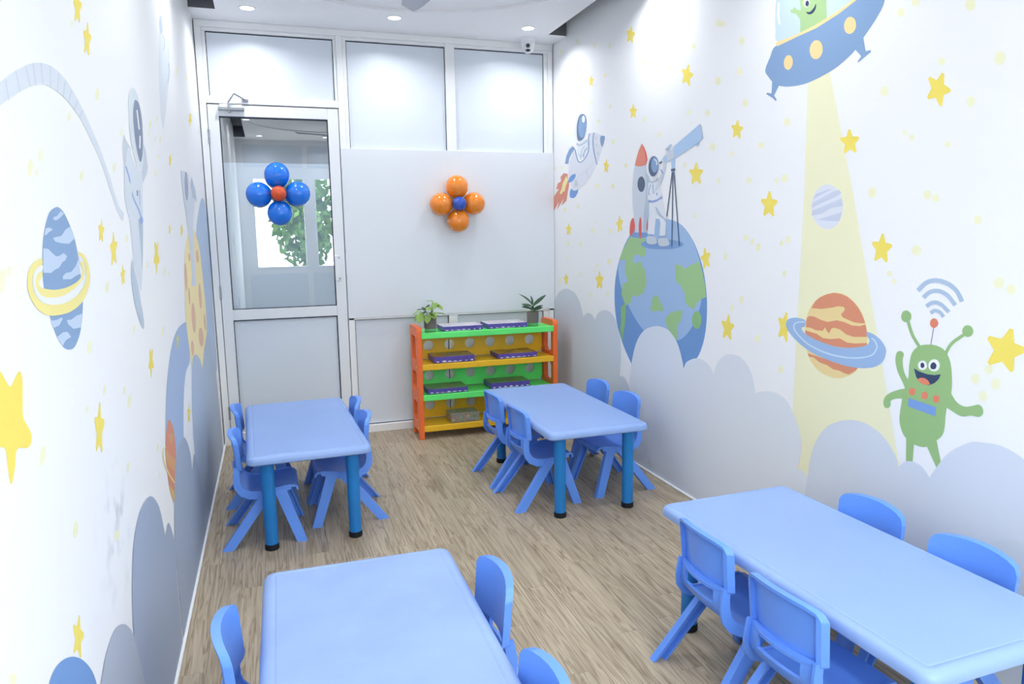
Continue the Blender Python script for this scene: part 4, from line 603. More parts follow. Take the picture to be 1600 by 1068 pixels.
('R','','','painted_cloud','p_cloud1',5,'p',[-3,10,-3,710,-3,746,-3,798,-3,847,-3,889,-3,930,-16,968,-54,1003,-97,1036,-141,1061,-186,1079,-235,1092,-283,1098,-336,1099,-392,1093,-441,1083,-481,1068,-517,1047,-549,1022,-579,984,-606,939,-624,909,-624,904,-636,913,-655,926,-673,936,-693,941,-714,945,-734,945,-754,944,-775,941,-793,935,-809,924,-823,911,-832,902,-845,919,-865,942,-889,961,-916,974,-949,985,-981,991,-1017,994,-1054,994,-1089,989,-1120,977,-1150,959,-1176,935,-1200,904,-1222,866,-1239,827,-1249,789,-1255,748,-1257,706,-1254,656,-1246,601,-1240,563,-1240,555,-1246,558,-1255,561,-1267,563,-1282,564,-1299,563,-1316,559,-1334,550,-1351,537,-1366,525,-1376,513,-1384,501,-1389,493,-1395,483,-1404,470,-1415,458,-1431,450,-1449,443,-1462,438,-1462,10]),
('R','','','painted_cloud','p_cloud2',6,'p',[-1393,10,-1393,454,-1391,481,-1390,521,-1390,560,-1394,595,-1400,631,-1410,670,-1425,716,-1445,768,-1469,813,-1497,852,-1531,886,-1571,914,-1618,937,-1673,954,-1725,964,-1775,968,-1826,966,-1871,958,-1909,943,-1945,922,-1974,898,-1997,871,-2016,841,-2030,814,-2042,789,-2050,765,-2055,750,-2060,762,-2069,780,-2086,797,-2115,812,-2153,827,-2188,835,-2219,837,-2250,834,-2276,828,-2298,821,-2316,811,-2331,800,-2342,790,-2350,778,-2355,770,-2360,787,-2369,811,-2381,834,-2397,853,-2418,871,-2439,885,-2460,896,-2482,903,-2506,908,-2534,910,-2564,909,-2591,904,-2615,893,-2638,879,-2656,863,-2672,846,-2685,827,-2695,808,-2704,785,-2711,759,-2716,742,-2724,746,-2735,751,-2750,757,-2769,763,-2792,769,-2816,774,-2840,776,-2865,777,-2889,775,-2910,770,-2932,763,-2952,751,-2972,734,-2992,712,-3009,690,-3023,669,-3034,647,-3043,626,-3050,606,-3055,586,-3057,567,-3057,545,-3054,522,-3051,502,-3046,483,-3040,466,-3036,455,-3043,456,-3052,457,-3061,457,-3069,456,-3076,454,-3084,451,-3092,446,-3100,441,-3106,437,-3111,429,-3118,417,-3122,409,-3122,10]),
('R','','','painted_cloud','p_cloud3',7,'p',[-3096,10,-3096,377,-3099,393,-3102,416,-3106,441,-3109,465,-3111,492,-3116,520,-3124,550,-3133,583,-3147,614,-3164,644,-3186,674,-3211,700,-3243,721,-3279,739,-3313,752,-3346,761,-3380,766,-3412,766,-3445,761,-3478,751,-3507,738,-3532,721,-3554,700,-3571,681,-3582,664,-3589,647,-3593,636,-3599,642,-3607,652,-3616,661,-3624,666,-3632,671,-3642,674,-3656,675,-3670,675,-3684,673,-3694,669,-3703,664,-3711,658,-3719,651,-3727,643,-3732,638,-3738,651,-3749,671,-3761,691,-3773,712,-3788,735,-3805,756,-3826,775,-3851,794,-3872,808,-3887,816,-3900,820,-3916,823,-3939,827,-3966,831,-3992,831,-4017,827,-4042,820,-4065,811,-4087,798,-4108,782,-4128,765,-4151,745,-4174,722,-4190,707,-4190,10]),
('R','','','painted_cloud','p_cloud1',8,'p',[-3870,10,-3870,170,-3877,220,-3886,292,-3900,354,-3918,401,-3942,441,-3966,473,-3992,498,-4021,517,-4051,529,-4083,539,-4118,545,-4155,536,-4195,514,-4239,479,-4280,427,-4322,342,-4365,237,-4393,166,-4393,10]),
('L','','','painted_dot','p_dot',1,'s',[-4078,1679,-4089,1669,-4102,1663,-4112,1662,-4116,1668,-4112,1678,-4102,1688,-4089,1695,-4078,1695,-4074,1689]),
('L','','','painted_dot','p_dot',1,'s',[-4006,1709,-4015,1701,-4025,1696,-4033,1695,-4035,1700,-4032,1708,-4023,1716,-4013,1721,-4005,1722,-4003,1717]),
('L','','','painted_dot','p_dot',1,'s',[-4049,1673,-4054,1668,-4060,1665,-4065,1665,-4067,1668,-4065,1672,-4060,1677,-4054,1679,-4049,1680,-4047,1677]),
('L','','','painted_dot','p_dot',1,'s',[-3681,1696,-3692,1688,-3704,1683,-3714,1682,-3717,1687,-3713,1695,-3703,1703,-3690,1709,-3680,1710,-3677,1705]),
('L','','','painted_dot','p_dot',1,'s',[-3410,1930,-3425,1918,-3441,1910,-3454,1908,-3457,1913,-3451,1924,-3437,1936,-3420,1945,-3407,1947,-3403,1941]),
('L','','','painted_dot','p_dot',1,'s',[-3748,1821,-3756,1814,-3765,1809,-3772,1808,-3775,1812,-3772,1818,-3764,1825,-3755,1829,-3748,1830,-3745,1827]),
('L','','','painted_dot','p_dot',1,'s',[-4296,1483,-4307,1471,-4319,1465,-4327,1466,-4329,1474,-4324,1485,-4313,1497,-4301,1503,-4292,1502,-4290,1494]),
('L','','','painted_dot','p_dot',1,'s',[-4263,1496,-4268,1491,-4275,1489,-4281,1489,-4283,1493,-4281,1497,-4276,1502,-4270,1505,-4264,1504,-4262,1501]),
('L','','','painted_dot','p_dot',1,'s',[-3264,1752,-3278,1743,-3295,1737,-3309,1737,-3315,1741,-3311,1749,-3298,1758,-3281,1764,-3266,1766,-3260,1761]),
('L','','','painted_dot','p_dot',1,'s',[-3520,1420,-3534,1411,-3549,1406,-3561,1408,-3564,1414,-3558,1423,-3544,1432,-3529,1437,-3517,1436,-3514,1429]),
('L','','','painted_dot','p_dot',1,'s',[-3768,1297,-3781,1289,-3796,1286,-3809,1288,-3813,1295,-3809,1304,-3797,1312,-3781,1315,-3768,1313,-3763,1306]),
('L','','','painted_dot','p_dot',1,'s',[-3634,2051,-3641,2044,-3650,2038,-3656,2037,-3657,2040,-3653,2047,-3645,2055,-3637,2060,-3631,2062,-3630,2058]),
('L','','','painted_dot','p_dot',1,'s',[-2453,1988,-2473,1975,-2495,1966,-2511,1964,-2514,1970,-2505,1981,-2485,1994,-2463,2003,-2447,2005,-2443,1999]),
('L','','','painted_dot','p_dot',1,'s',[-2535,1943,-2547,1936,-2561,1930,-2571,1929,-2573,1933,-2568,1940,-2555,1947,-2542,1953,-2531,1954,-2529,1950]),
('L','','','painted_dot','p_dot',1,'s',[-2260,2036,-2275,2026,-2292,2019,-2304,2018,-2307,2022,-2299,2031,-2283,2040,-2266,2047,-2254,2049,-2251,2045]),
('L','','','painted_dot','p_dot',1,'s',[-2350,1945,-2365,1936,-2382,1929,-2393,1928,-2395,1932,-2388,1941,-2373,1950,-2356,1956,-2345,1958,-2343,1953]),
('L','','','painted_dot','p_dot',1,'s',[-2212,1959,-2231,1948,-2250,1940,-2263,1939,-2264,1944,-2253,1955,-2234,1966,-2215,1974,-2202,1975,-2201,1970]),
('L','','','painted_dot','p_dot',1,'s',[-2299,1879,-2315,1870,-2332,1864,-2343,1863,-2346,1868,-2338,1876,-2323,1885,-2306,1891,-2294,1892,-2291,1888]),
('L','','','painted_dot','p_dot',1,'s',[-2426,1804,-2444,1794,-2466,1787,-2482,1786,-2487,1791,-2479,1801,-2461,1811,-2440,1818,-2423,1819,-2418,1814]),
('L','','','painted_dot','p_dot',1,'s',[-3200,1270,-3212,1264,-3225,1261,-3235,1262,-3237,1267,-3231,1275,-3219,1281,-3205,1284,-3195,1283,-3193,1278]),
('L','','','painted_dot','p_dot',1,'s',[-2599,1190,-2620,1181,-2642,1176,-2657,1179,-2659,1186,-2648,1197,-2627,1205,-2605,1210,-2589,1208,-2587,1200]),
('L','','','painted_dot','p_dot',1,'s',[-2411,1412,-2429,1404,-2451,1399,-2468,1400,-2473,1406,-2465,1415,-2447,1423,-2425,1428,-2408,1427,-2402,1421]),
('L','','','painted_dot','p_dot',1,'s',[-1313,2418,-1357,2393,-1402,2373,-1431,2368,-1433,2378,-1409,2400,-1366,2425,-1321,2445,-1290,2451,-1288,2441]),
('L','','','painted_dot','p_dot',1,'s',[-710,2513,-758,2486,-803,2467,-828,2462,-825,2474,-794,2497,-747,2523,-701,2543,-674,2548,-678,2537]),
('L','','','painted_dot','p_dot',1,'s',[-3,3045,-3,3004,-3,2972,-3,2958,-3,2969,-3,2999,-3,3038,-3,3072,-3,3087,-3,3077]),
('L','','','painted_dot','p_dot',1,'s',[-4194,1159,-4206,1151,-4218,1148,-4228,1151,-4230,1159,-4225,1169,-4215,1177,-4202,1181,-4192,1177,-4189,1169]),
('L','','','painted_dot','p_dot',1,'s',[-3861,1169,-3867,1165,-3875,1164,-3882,1166,-3884,1170,-3882,1175,-3876,1178,-3868,1179,-3861,1178,-3858,1174]),
('L','','','painted_dot','p_dot',1,'s',[-3433,1124,-3444,1119,-3457,1117,-3467,1120,-3471,1125,-3466,1132,-3456,1137,-3442,1139,-3432,1136,-3428,1131]),
('L','','','painted_dot','p_dot',1,'s',[-3370,1079,-3387,1071,-3406,1068,-3420,1072,-3423,1080,-3415,1090,-3398,1099,-3379,1102,-3365,1098,-3362,1090]),
('L','','','painted_dot','p_dot',1,'s',[-3672,1175,-3682,1169,-3693,1167,-3701,1169,-3703,1174,-3699,1181,-3689,1186,-3678,1189,-3670,1187,-3668,1181]),
('L','','','painted_dot','p_dot',1,'s',[-3481,914,-3493,909,-3508,907,-3518,911,-3520,918,-3513,925,-3501,931,-3487,932,-3476,929,-3474,922]),
('L','','','painted_dot','p_dot',1,'s',[-4040,956,-4052,950,-4066,949,-4077,953,-4080,962,-4075,971,-4064,978,-4050,979,-4039,974,-4035,965]),
('L','','','painted_dot','p_dot',1,'s',[-3681,796,-3695,793,-3713,795,-3729,803,-3738,812,-3735,820,-3722,823,-3704,821,-3687,814,-3679,804]),
('L','','','painted_dot','p_dot',1,'s',[-4453,879,-4459,877,-4469,880,-4478,886,-4484,894,-4483,899,-4477,901,-4467,899,-4458,893,-4452,885]),
('L','','','painted_dot','p_dot',1,'s',[-2968,825,-2983,820,-2999,819,-3011,823,-3013,829,-3006,836,-2991,842,-2975,842,-2963,839,-2960,832]),
('L','','','painted_dot','p_dot',1,'s',[-2985,732,-2996,729,-3007,728,-3015,731,-3016,736,-3011,741,-3000,744,-2989,744,-2981,742,-2979,737]),
('L','','','painted_dot','p_dot',1,'s',[-3115,1870,-3126,1862,-3139,1856,-3149,1855,-3152,1859,-3147,1866,-3135,1874,-3122,1880,-3112,1881,-3109,1877]),
('L','','','painted_dot','p_dot',1,'s',[-3182,1548,-3194,1540,-3207,1536,-3217,1536,-3219,1541,-3213,1549,-3201,1557,-3187,1561,-3178,1561,-3176,1556]),
('L','','','painted_dot','p_dot',1,'s',[-2837,1454,-2849,1448,-2865,1444,-2877,1445,-2882,1450,-2878,1456,-2865,1462,-2850,1465,-2837,1464,-2832,1460]),
('L','','','painted_dot','p_dot',1,'s',[-2289,1396,-2305,1388,-2323,1385,-2335,1386,-2337,1391,-2329,1398,-2313,1405,-2296,1409,-2283,1408,-2281,1403]),
('L','','','painted_star','p_star',2,'p',[-3546,2151,-3538,2153,-3540,2129,-3512,2133,-3513,2126,-3545,2103,-3552,2078,-3561,2071,-3578,2081,-3608,2063,-3613,2066,-3593,2094,-3605,2107,-3599,2115,-3570,2123]),
('L','','','painted_star','p_star',2,'p',[-3467,2099,-3458,2100,-3464,2073,-3436,2074,-3439,2066,-3472,2044,-3481,2016,-3491,2010,-3505,2024,-3537,2006,-3540,2011,-3518,2039,-3528,2056,-3521,2065,-3493,2070]),
('L','','','painted_star','p_star',2,'p',[-3530,1599,-3524,1598,-3526,1580,-3506,1577,-3507,1571,-3530,1561,-3536,1542,-3543,1539,-3555,1550,-3578,1542,-3581,1546,-3566,1564,-3574,1577,-3570,1582,-3548,1582]),
('L','','','painted_star','p_star',2,'p',[-3396,1565,-3387,1566,-3385,1540,-3353,1540,-3353,1532,-3385,1511,-3388,1484,-3398,1478,-3419,1492,-3451,1475,-3457,1480,-3439,1508,-3456,1524,-3450,1532,-3418,1537]),
('L','','','painted_star','p_star',2,'p',[-3305,1472,-3299,1473,-3296,1456,-3273,1457,-3273,1452,-3294,1438,-3295,1420,-3301,1417,-3317,1425,-3339,1414,-3344,1417,-3333,1435,-3346,1446,-3342,1451,-3319,1454]),
('L','','','painted_star','p_star',2,'p',[-2548,1537,-2540,1530,-2574,1491,-2551,1465,-2562,1453,-2613,1451,-2651,1415,-2665,1415,-2663,1452,-2707,1455,-2705,1466,-2656,1491,-2646,1529,-2631,1536,-2602,1516]),
('L','','','painted_star','p_star',2,'p',[-3752,1162,-3743,1160,-3749,1123,-3720,1111,-3723,1100,-3757,1084,-3768,1047,-3778,1043,-3793,1070,-3826,1060,-3829,1069,-3806,1100,-3816,1129,-3809,1139,-3780,1132]),
('L','','','painted_star','p_star',2,'p',[-2906,1168,-2900,1161,-2925,1133,-2909,1109,-2917,1101,-2953,1104,-2981,1078,-2991,1080,-2988,1109,-3020,1116,-3019,1125,-2983,1140,-2975,1171,-2964,1175,-2944,1155]),
('L','','','painted_star','p_star',2,'p',[-1911,1938,-1902,1937,-1911,1916,-1884,1914,-1887,1907,-1922,1894,-1935,1873,-1945,1869,-1958,1882,-1992,1872,-1995,1876,-1969,1896,-1977,1911,-1969,1917,-1940,1918]),
('L','','','painted_star','p_star',2,'p',[-1664,1621,-1655,1619,-1668,1597,-1640,1589,-1645,1582,-1685,1573,-1703,1551,-1715,1549,-1726,1566,-1765,1560,-1767,1565,-1735,1584,-1741,1603,-1731,1608,-1700,1604]),
('L','','','painted_star','p_star',2,'p',[-2143,1612,-2137,1611,-2144,1595,-2126,1591,-2129,1586,-2153,1578,-2162,1562,-2169,1560,-2177,1571,-2200,1565,-2202,1569,-2184,1583,-2189,1596,-2183,1600,-2164,1598]),
('L','','','painted_star','p_star',2,'p',[-667,2310,-654,2308,-693,2276,-652,2265,-665,2255,-738,2242,-784,2211,-804,2208,-810,2231,-875,2223,-876,2230,-811,2257,-807,2283,-787,2290,-739,2284]),
('L','','','painted_star','p_star',2,'p',[-2000,768,-1988,765,-1991,738,-1952,727,-1954,719,-1998,710,-2008,683,-2021,681,-2044,702,-2087,697,-2093,704,-2065,726,-2082,749,-2073,755,-2033,748]),
('L','','','painted_star','p_star',2,'p',[-4100,800,-4094,795,-4100,769,-4080,750,-4082,742,-4107,743,-4116,718,-4124,719,-4134,745,-4157,749,-4160,756,-4142,772,-4148,798,-4142,802,-4121,787]),
('L','','','painted_star','p_star2',5,'p',[-2196,1136,-2188,1135,-2195,1113,-2169,1105,-2172,1099,-2204,1090,-2215,1068,-2225,1065,-2237,1082,-2268,1076,-2271,1081,-2248,1100,-2256,1118,-2249,1123,-2222,1119]),
('L','','','painted_star','p_star',2,'s',[-4366,1346,-4350,1331,-4330,1315,-4301,1326,-4279,1331,-4269,1317,-4279,1284,-4287,1254,-4261,1224,-4259,1205,-4285,1200,-4333,1212,-4352,1188,-4375,1167,-4383,1178,-4384,1206,-4388,1229,-4443,1247,-4475,1272,-4427,1295,-4421,1346,-4390,1353]),
('L','','','painted_ball','p_ball',4,'s',[-4030,566,-4050,548,-4086,545,-4131,555,-4180,577,-4228,607,-4270,642,-4304,678,-4326,713,-4336,743,-4334,767,-4321,783,-4296,791,-4261,788,-4218,774,-4170,750,-4122,717,-4078,677,-4045,636,-4028,597]),
('L','bplanet','','painted_blue_planet','p_blue',2,'s',[-3948,1613,-3995,1603,-4028,1583,-4060,1552,-4079,1518,-4090,1485,-4091,1457,-4082,1430,-4073,1401,-4046,1362,-4008,1334,-3967,1321,-3918,1320,-3863,1342,-3827,1378,-3809,1410,-3805,1458,-3808,1505,-3824,1548,-3851,1576,-3889,1602,-3921,1612]),
('L','','bplanet','patch','p_patch',3,'p',[-3978,1592,-3950,1595,-3917,1606,-3892,1602,-3928,1592,-3959,1586,-3977,1587]),
('L','','bplanet','patch','p_patch',3,'p',[-4038,1570,-4012,1571,-3991,1567,-4021,1562,-4038,1557,-4054,1556]),
('L','','bplanet','patch','p_patch',3,'p',[-3997,1551,-3932,1555,-3891,1569,-3854,1575,-3823,1550,-3879,1538,-3937,1540,-3981,1543]),
('L','','bplanet','patch','p_patch',3,'p',[-4071,1531,-4038,1530,-4011,1521,-3987,1514,-3959,1515,-3928,1520,-3904,1512,-3923,1504,-3947,1501,-3974,1491,-4008,1488,-4036,1483,-4087,1486]),
('L','','bplanet','patch','p_patch',3,'p',[-3955,1472,-3927,1478,-3884,1478,-3841,1489,-3812,1503,-3803,1471,-3850,1468,-3891,1463,-3955,1466]),
('L','','bplanet','patch','p_patch',3,'p',[-3960,1382,-3925,1379,-3879,1383,-3829,1382,-3851,1354,-3915,1358,-3952,1372]),
('L','','bplanet','patch','p_patch',3,'p',[-4072,1393,-4030,1390,-3997,1391,-3987,1388,-4018,1378,-4061,1377]),
('L','','bplanet','patch','p_patch',3,'p',[-4043,1357,-3998,1361,-3964,1358,-3939,1344,-3982,1343,-4010,1335]),
('L','','bplanet','planet_ring','p_ring',4,'s',[-4085,1512,-4123,1510,-4162,1499,-4184,1481,-4189,1461,-4171,1438,-4138,1419,-4086,1405,-4016,1398,-3924,1396,-3830,1405,-3756,1427,-3718,1456,-3722,1488,-3750,1510,-3802,1520,-3801,1512,-3774,1504,-3753,1486,-3756,1462,-3794,1440,-3862,1425,-3952,1418,-4039,1421,-4115,1432,-4149,1450,-4160,1469,-4147,1487,-4118,1497,-4089,1500]),
('L','','bplanet','planet_ring','p_ring',4,'s',[-4093,1489,-4117,1487,-4138,1476,-4139,1460,-4110,1444,-4054,1436,-3969,1433,-3868,1442,-3794,1457,-3762,1476,-3771,1494,-3797,1498,-3798,1491,-3784,1480,-3802,1464,-3850,1454,-3939,1448,-4018,1449,-4082,1455,-4113,1461,-4121,1470,-4097,1479]),
('L','','bplanet','ring_gap','p_gap',4,'s',[-4085,1500,-4118,1497,-4145,1487,-4158,1469,-4148,1450,-4113,1432,-4039,1421,-3951,1418,-3861,1425,-3795,1441,-3759,1462,-3756,1486,-3777,1503,-3799,1511,-3797,1498,-3771,1494,-3762,1476,-3794,1457,-3868,1442,-3969,1433,-4054,1436,-4110,1444,-4139,1460,-4138,1476,-4117,1487,-4091,1490]),
('L','hose','','painted_air_hose','p_hose',2,'s',[-4240,1794,-4208,1808,-4114,1846,-3997,1884,-3882,1904,-3776,1902,-3681,1881,-3580,1842,-3472,1788,-3377,1724,-3277,1642,-3210,1624,-3243,1600,-3312,1630,-3388,1689,-3466,1748,-3560,1792,-3663,1834,-3762,1853,-3855,1860,-3950,1854,-4040,1833,-4154,1794,-4222,1768,-4253,1755]),
('L','','hose','rib','p_hose2',3,'p',[-4184,1817,-4179,1784,-4171,1786,-4177,1819]),
('L','','hose','rib','p_hose2',3,'p',[-4121,1844,-4109,1811,-4101,1813,-4113,1846]),
('L','','hose','rib','p_hose2',3,'p',[-4058,1865,-4044,1832,-4035,1834,-4049,1867]),
('L','','hose','rib','p_hose2',3,'p',[-4008,1881,-4004,1842,-3994,1844,-3999,1883]),
('L','','hose','rib','p_hose2',3,'p',[-3953,1893,-3955,1853,-3945,1855,-3943,1895]),
('L','','hose','rib','p_hose2',3,'p',[-3885,1903,-3898,1859,-3887,1861,-3874,1905]),
('L','','hose','rib','p_hose2',3,'p',[-3820,1902,-3846,1859,-3834,1861,-3808,1904]),
('L','','hose','rib','p_hose2',3,'p',[-3767,1897,-3803,1856,-3791,1858,-3755,1899]),
('L','','hose','rib','p_hose2',3,'p',[-3717,1886,-3760,1852,-3748,1853,-3705,1887]),
('L','','hose','rib','p_hose2',3,'p',[-3668,1872,-3712,1843,-3699,1844,-3655,1873]),
('L','','hose','rib','p_hose2',3,'p',[-3625,1857,-3665,1835,-3653,1835,-3612,1858]),
('L','fl','','painted_floating_astronaut','p_suit2',3,'s',[-3034,1835,-2939,1797,-2799,1776,-2842,1670,-2870,1609,-2922,1599,-3107,1608,-3167,1656,-3159,1713]),
('L','','fl','backpack','p_grey2',2,'p',[-3091,1868,-3037,1850,-2986,1840,-2993,1784,-3036,1701,-3092,1635,-3154,1641,-3169,1693,-3134,1771,-3134,1824]),
('L','','fl','backpack','p_grey2',2,'p',[-2698,1886,-2656,1860,-2648,1806,-2686,1780,-2808,1736,-2808,1783]),
('L','','fl','helmet','p_helm',4,'s',[-2841,2054,-2916,2022,-2953,1980,-2960,1935,-2968,1898,-2958,1851,-2920,1811,-2858,1788,-2810,1781,-2756,1805,-2725,1852,-2698,1921,-2687,1980,-2718,2023,-2767,2053]),
('L','','fl','visor','p_visor',5,'s',[-2811,2018,-2856,1988,-2885,1946,-2887,1897,-2873,1853,-2841,1819,-2806,1811,-2761,1835,-2721,1879,-2699,1934,-2700,1982,-2733,2020]),
('L','','fl','visor_highlight','p_white',6,'p',[-2801,1987,-2789,1922,-2764,1926,-2775,1991]),
('L','','fl','visor_highlight','p_white',6,'p',[-2783,1903,-2813,1856,-2786,1859,-2755,1906]),
('L','','fl','ear_pad','p_suit2',5,'s',[-2913,1902,-2915,1885,-2923,1870,-2936,1861,-2950,1859,-2964,1865,-2973,1877,-2978,1892,-2975,1909,-2967,1923,-2955,1932,-2941,1935,-2927,1930,-2917,1918]),
('L','','fl','helmet_rim','p_white',5,'p',[-2949,1836,-2942,1830,-2931,1821,-2919,1812,-2906,1804,-2894,1797,-2882,1790,-2868,1785,-2855,1781,-2840,1779,-2822,1780,-2808,1782,-2799,1783,-2801,1785,-2810,1784,-2820,1783,-2830,1782,-2841,1783,-2853,1787,-2866,1792,-2879,1799,-2891,1806,-2904,1814,-2916,1824,-2927,1832,-2934,1838]),
('L','','fl','leg','p_suit2',3,'s',[-3102,1616,-2876,1613,-2931,1498,-2992,1416,-3031,1377,-3053,1403,-3099,1450,-3121,1494,-3115,1549]),
('L','','fl','leg_shade','p_grey3',4,'p',[-2966,1611,-2875,1609,-2931,1498,-2980,1432,-2964,1499,-2960,1553]),
('L','','fl','foot','p_foot',4,'s',[-3138,1484,-3121,1451,-3079,1401,-3060,1346,-3041,1311,-3032,1269,-3060,1255,-3114,1290,-3165,1347,-3187,1411,-3176,1453]),
('L','','fl','strap','p_strap2',5,'p',[-3116,1768,-3109,1763,-3098,1755,-3086,1746,-3077,1737,-3071,1728,-3068,1718,-3065,1708,-3059,1699,-3051,1691,-3042,1684,-3031,1677,-3017,1669,-2999,1661,-2978,1653,-2956,1644,-2939,1636,-2927,1627,-2918,1617,-2911,1609,-2907,1603,-2880,1605,-2885,1611,-2892,1619,-2901,1629,-2914,1638,-2932,1647,-2954,1655,-2976,1664,-2994,1672,-3008,1679,-3019,1686,-3028,1694,-3036,1701,-3042,1710,-3045,1720,-3049,1730,-3054,1740,-3064,1749,-3076,1758,-3087,1766,-3095,1771]),
('L','','fl','strap_end','p_strap2',6,'s',[-2867,1609,-2874,1603,-2887,1598,-2903,1596,-2919,1595,-2932,1598,-2940,1602,-2940,1607,-2934,1613,-2921,1617,-2906,1620,-2889,1621,-2876,1619,-2868,1614]),
('L','','fl','hand','p_helm',5,'s',[-3036,1702,-3041,1689,-3056,1677,-3079,1670,-3104,1669,-3126,1673,-3142,1682,-3148,1693,-3143,1706,-3128,1717,-3107,1725,-3082,1727,-3059,1723,-3042,1714]),
('L','','fl','pocket','p_slate2',5,'p',[-2945,1706,-2950,1687,-2927,1689,-2922,1708]),
('L','','fl','pocket','p_strap2',5,'p',[-2891,1710,-2911,1658,-2898,1659,-2878,1710]),
('L','pale','','painted_pale_rocket','p_faint',2,'s',[-1833,2561,-1609,2559,-1604,2426,-1757,2274,-1984,2094,-2116,2017,-2120,2133,-2045,2328]),
('L','','pale','nose','p_foot',3,'s',[-1802,2528,-1813,2506,-1835,2486,-1863,2471,-1890,2464,-1912,2466,-1924,2477,-1925,2495,-1914,2516,-1893,2536,-1866,2551,-1839,2559,-1816,2557,-1803,2546]),
('L','','pale','trim','p_band2',3,'p',[-1839,2474,-1830,2470,-1815,2464,-1802,2456,-1799,2447,-1811,2434,-1832,2419,-1855,2405,-1870,2396,-1837,2402,-1822,2412,-1798,2427,-1776,2442,-1764,2455,-1767,2465,-1780,2473,-1795,2479,-1805,2484]),
('L','','pale','trim','p_band2',3,'p',[-1700,2378,-1698,2372,-1693,2363,-1692,2352,-1699,2339,-1720,2321,-1749,2300,-1778,2280,-1798,2267,-1764,2273,-1743,2286,-1714,2306,-1683,2328,-1662,2346,-1655,2360,-1656,2371,-1660,2380,-1663,2386]),
('L','','','painted_hill','p_sky',1,'s',[-324,1810,-683,1706,-1013,1533,-1310,1178,-1543,899,-228,605,-101,1008,-3,1451,-32,1742]),
('L','cheese','','painted_cheese_planet','p_cheese',4,'s',[-1175,1601,-1480,1547,-1676,1450,-1784,1305,-1840,1140,-1793,1005,-1732,852,-1468,767,-1214,743,-1058,832,-791,927,-699,1096,-739,1263,-800,1453,-987,1565]),
('L','','cheese','crater','p_crater',5,'s',[-1630,1351,-1649,1310,-1684,1286,-1720,1288,-1743,1315,-1746,1356,-1728,1396,-1694,1420,-1658,1419,-1633,1393]),
('L','','cheese','crater','p_crater',5,'s',[-1562,1246,-1575,1220,-1598,1206,-1623,1208,-1640,1225,-1643,1252,-1631,1277,-1607,1291,-1582,1290,-1565,1272]),
('L','','cheese','crater','p_crater',5,'s',[-1377,1113,-1406,1067,-1462,1044,-1522,1051,-1564,1085,-1573,1133,-1546,1177,-1493,1201,-1432,1196,-1387,1163]),
('L','','cheese','crater','p_crater',5,'s',[-937,1197,-962,1153,-1009,1129,-1058,1134,-1092,1164,-1099,1209,-1075,1252,-1030,1277,-980,1274,-944,1244]),
('L','','cheese','crater','p_crater',5,'s',[-1005,956,-1040,926,-1117,916,-1203,928,-1267,957,-1286,992,-1255,1020,-1183,1032,-1096,1022,-1027,993]),
('L','','cheese','crater','p_crater',5,'s',[-1576,974,-1594,953,-1633,944,-1677,951,-1708,970,-1717,994,-1700,1014,-1663,1023,-1619,1018,-1586,999]),
('L','','cheese','crater','p_crater',5,'s',[-916,1437,-936,1415,-980,1402,-1030,1403,-1067,1418,-1078,1440,-1058,1462,-1016,1475,-966,1474,-928,1460]),
('L','','cheese','crater','p_crater',5,'s',[-784,1022,-802,992,-835,976,-871,981,-896,1003,-901,1035,-884,1064,-852,1081,-815,1077,-790,1055]),
('L','','cheese','crater','p_crater',5,'s',[-1406,1443,-1417,1430,-1441,1422,-1468,1423,-1488,1432,-1493,1445,-1483,1458,-1459,1466,-1432,1466,-1412,1457]),
('L','sa','','painted_small_astronaut','p_suit2',6,'p',[-1528,1892,-1512,1779,-1395,1615,-1377,1349,-1457,1293,-1192,1272,-1178,1413,-1110,1620,-889,1763,-1102,1814,-1172,1905]),
('L','','sa','visor','p_visor2',7,'s',[-1217,1831,-1241,1796,-1278,1766,-1321,1749,-1361,1747,-1391,1760,-1406,1786,-1401,1819,-1380,1853,-1344,1882,-1302,1901,-1260,1904,-1229,1892,-1213,1866]),
('L','','sa','pack','p_foot',7,'p',[-970,1903,-791,1833,-751,1763,-976,1784,-1072,1852]),
('L','','','painted_arch','p_arch',3,'s',[-1827,1141,-2160,1149,-2403,1110,-2583,1030,-2701,941,-2772,847,-2820,736,-2583,647,-2319,603,-2282,685,-2231,765,-2118,872,-1991,925,-1816,945,-1764,1050,-1745,1125]),
('L','sp','','painted_small_planet','p_orange',4,'s',[-2668,853,-2756,835,-2815,789,-2829,723,-2803,620,-2737,547,-2685,547,-2599,644,-2555,707,-2579,798]),
('L','','sp','band','p_pyel2',5,'p',[-2805,778,-2744,737,-2587,670,-2616,628,-2725,675,-2830,739]),
('L','','sp','band','p_pyel2',5,'p',[-2715,809,-2594,777,-2600,749,-2697,764]),
('L','','sp','band','p_gold2',5,'p',[-2814,640,-2698,576,-2696,550,-2736,548,-2793,601]),
('L','','sp','planet_ring','p_ring',6,'p',[-2808,785,-2819,787,-2838,791,-2859,795,-2875,795,-2885,792,-2893,788,-2898,782,-2899,775,-2897,766,-2892,756,-2883,744,-2872,732,-2858,718,-2840,704,-2819,688,-2796,672,-2767,653,-2733,632,-2701,613,-2679,599,-2651,593,-2674,607,-2706,626,-2741,647,-2770,666,-2792,682,-2813,697,-2831,712,-2845,725,-2856,737,-2865,748,-2870,758,-2872,767,-2871,774,-2866,780,-2859,784,-2850,786,-2839,786,-2825,784,-2809,780,-2797,778]),
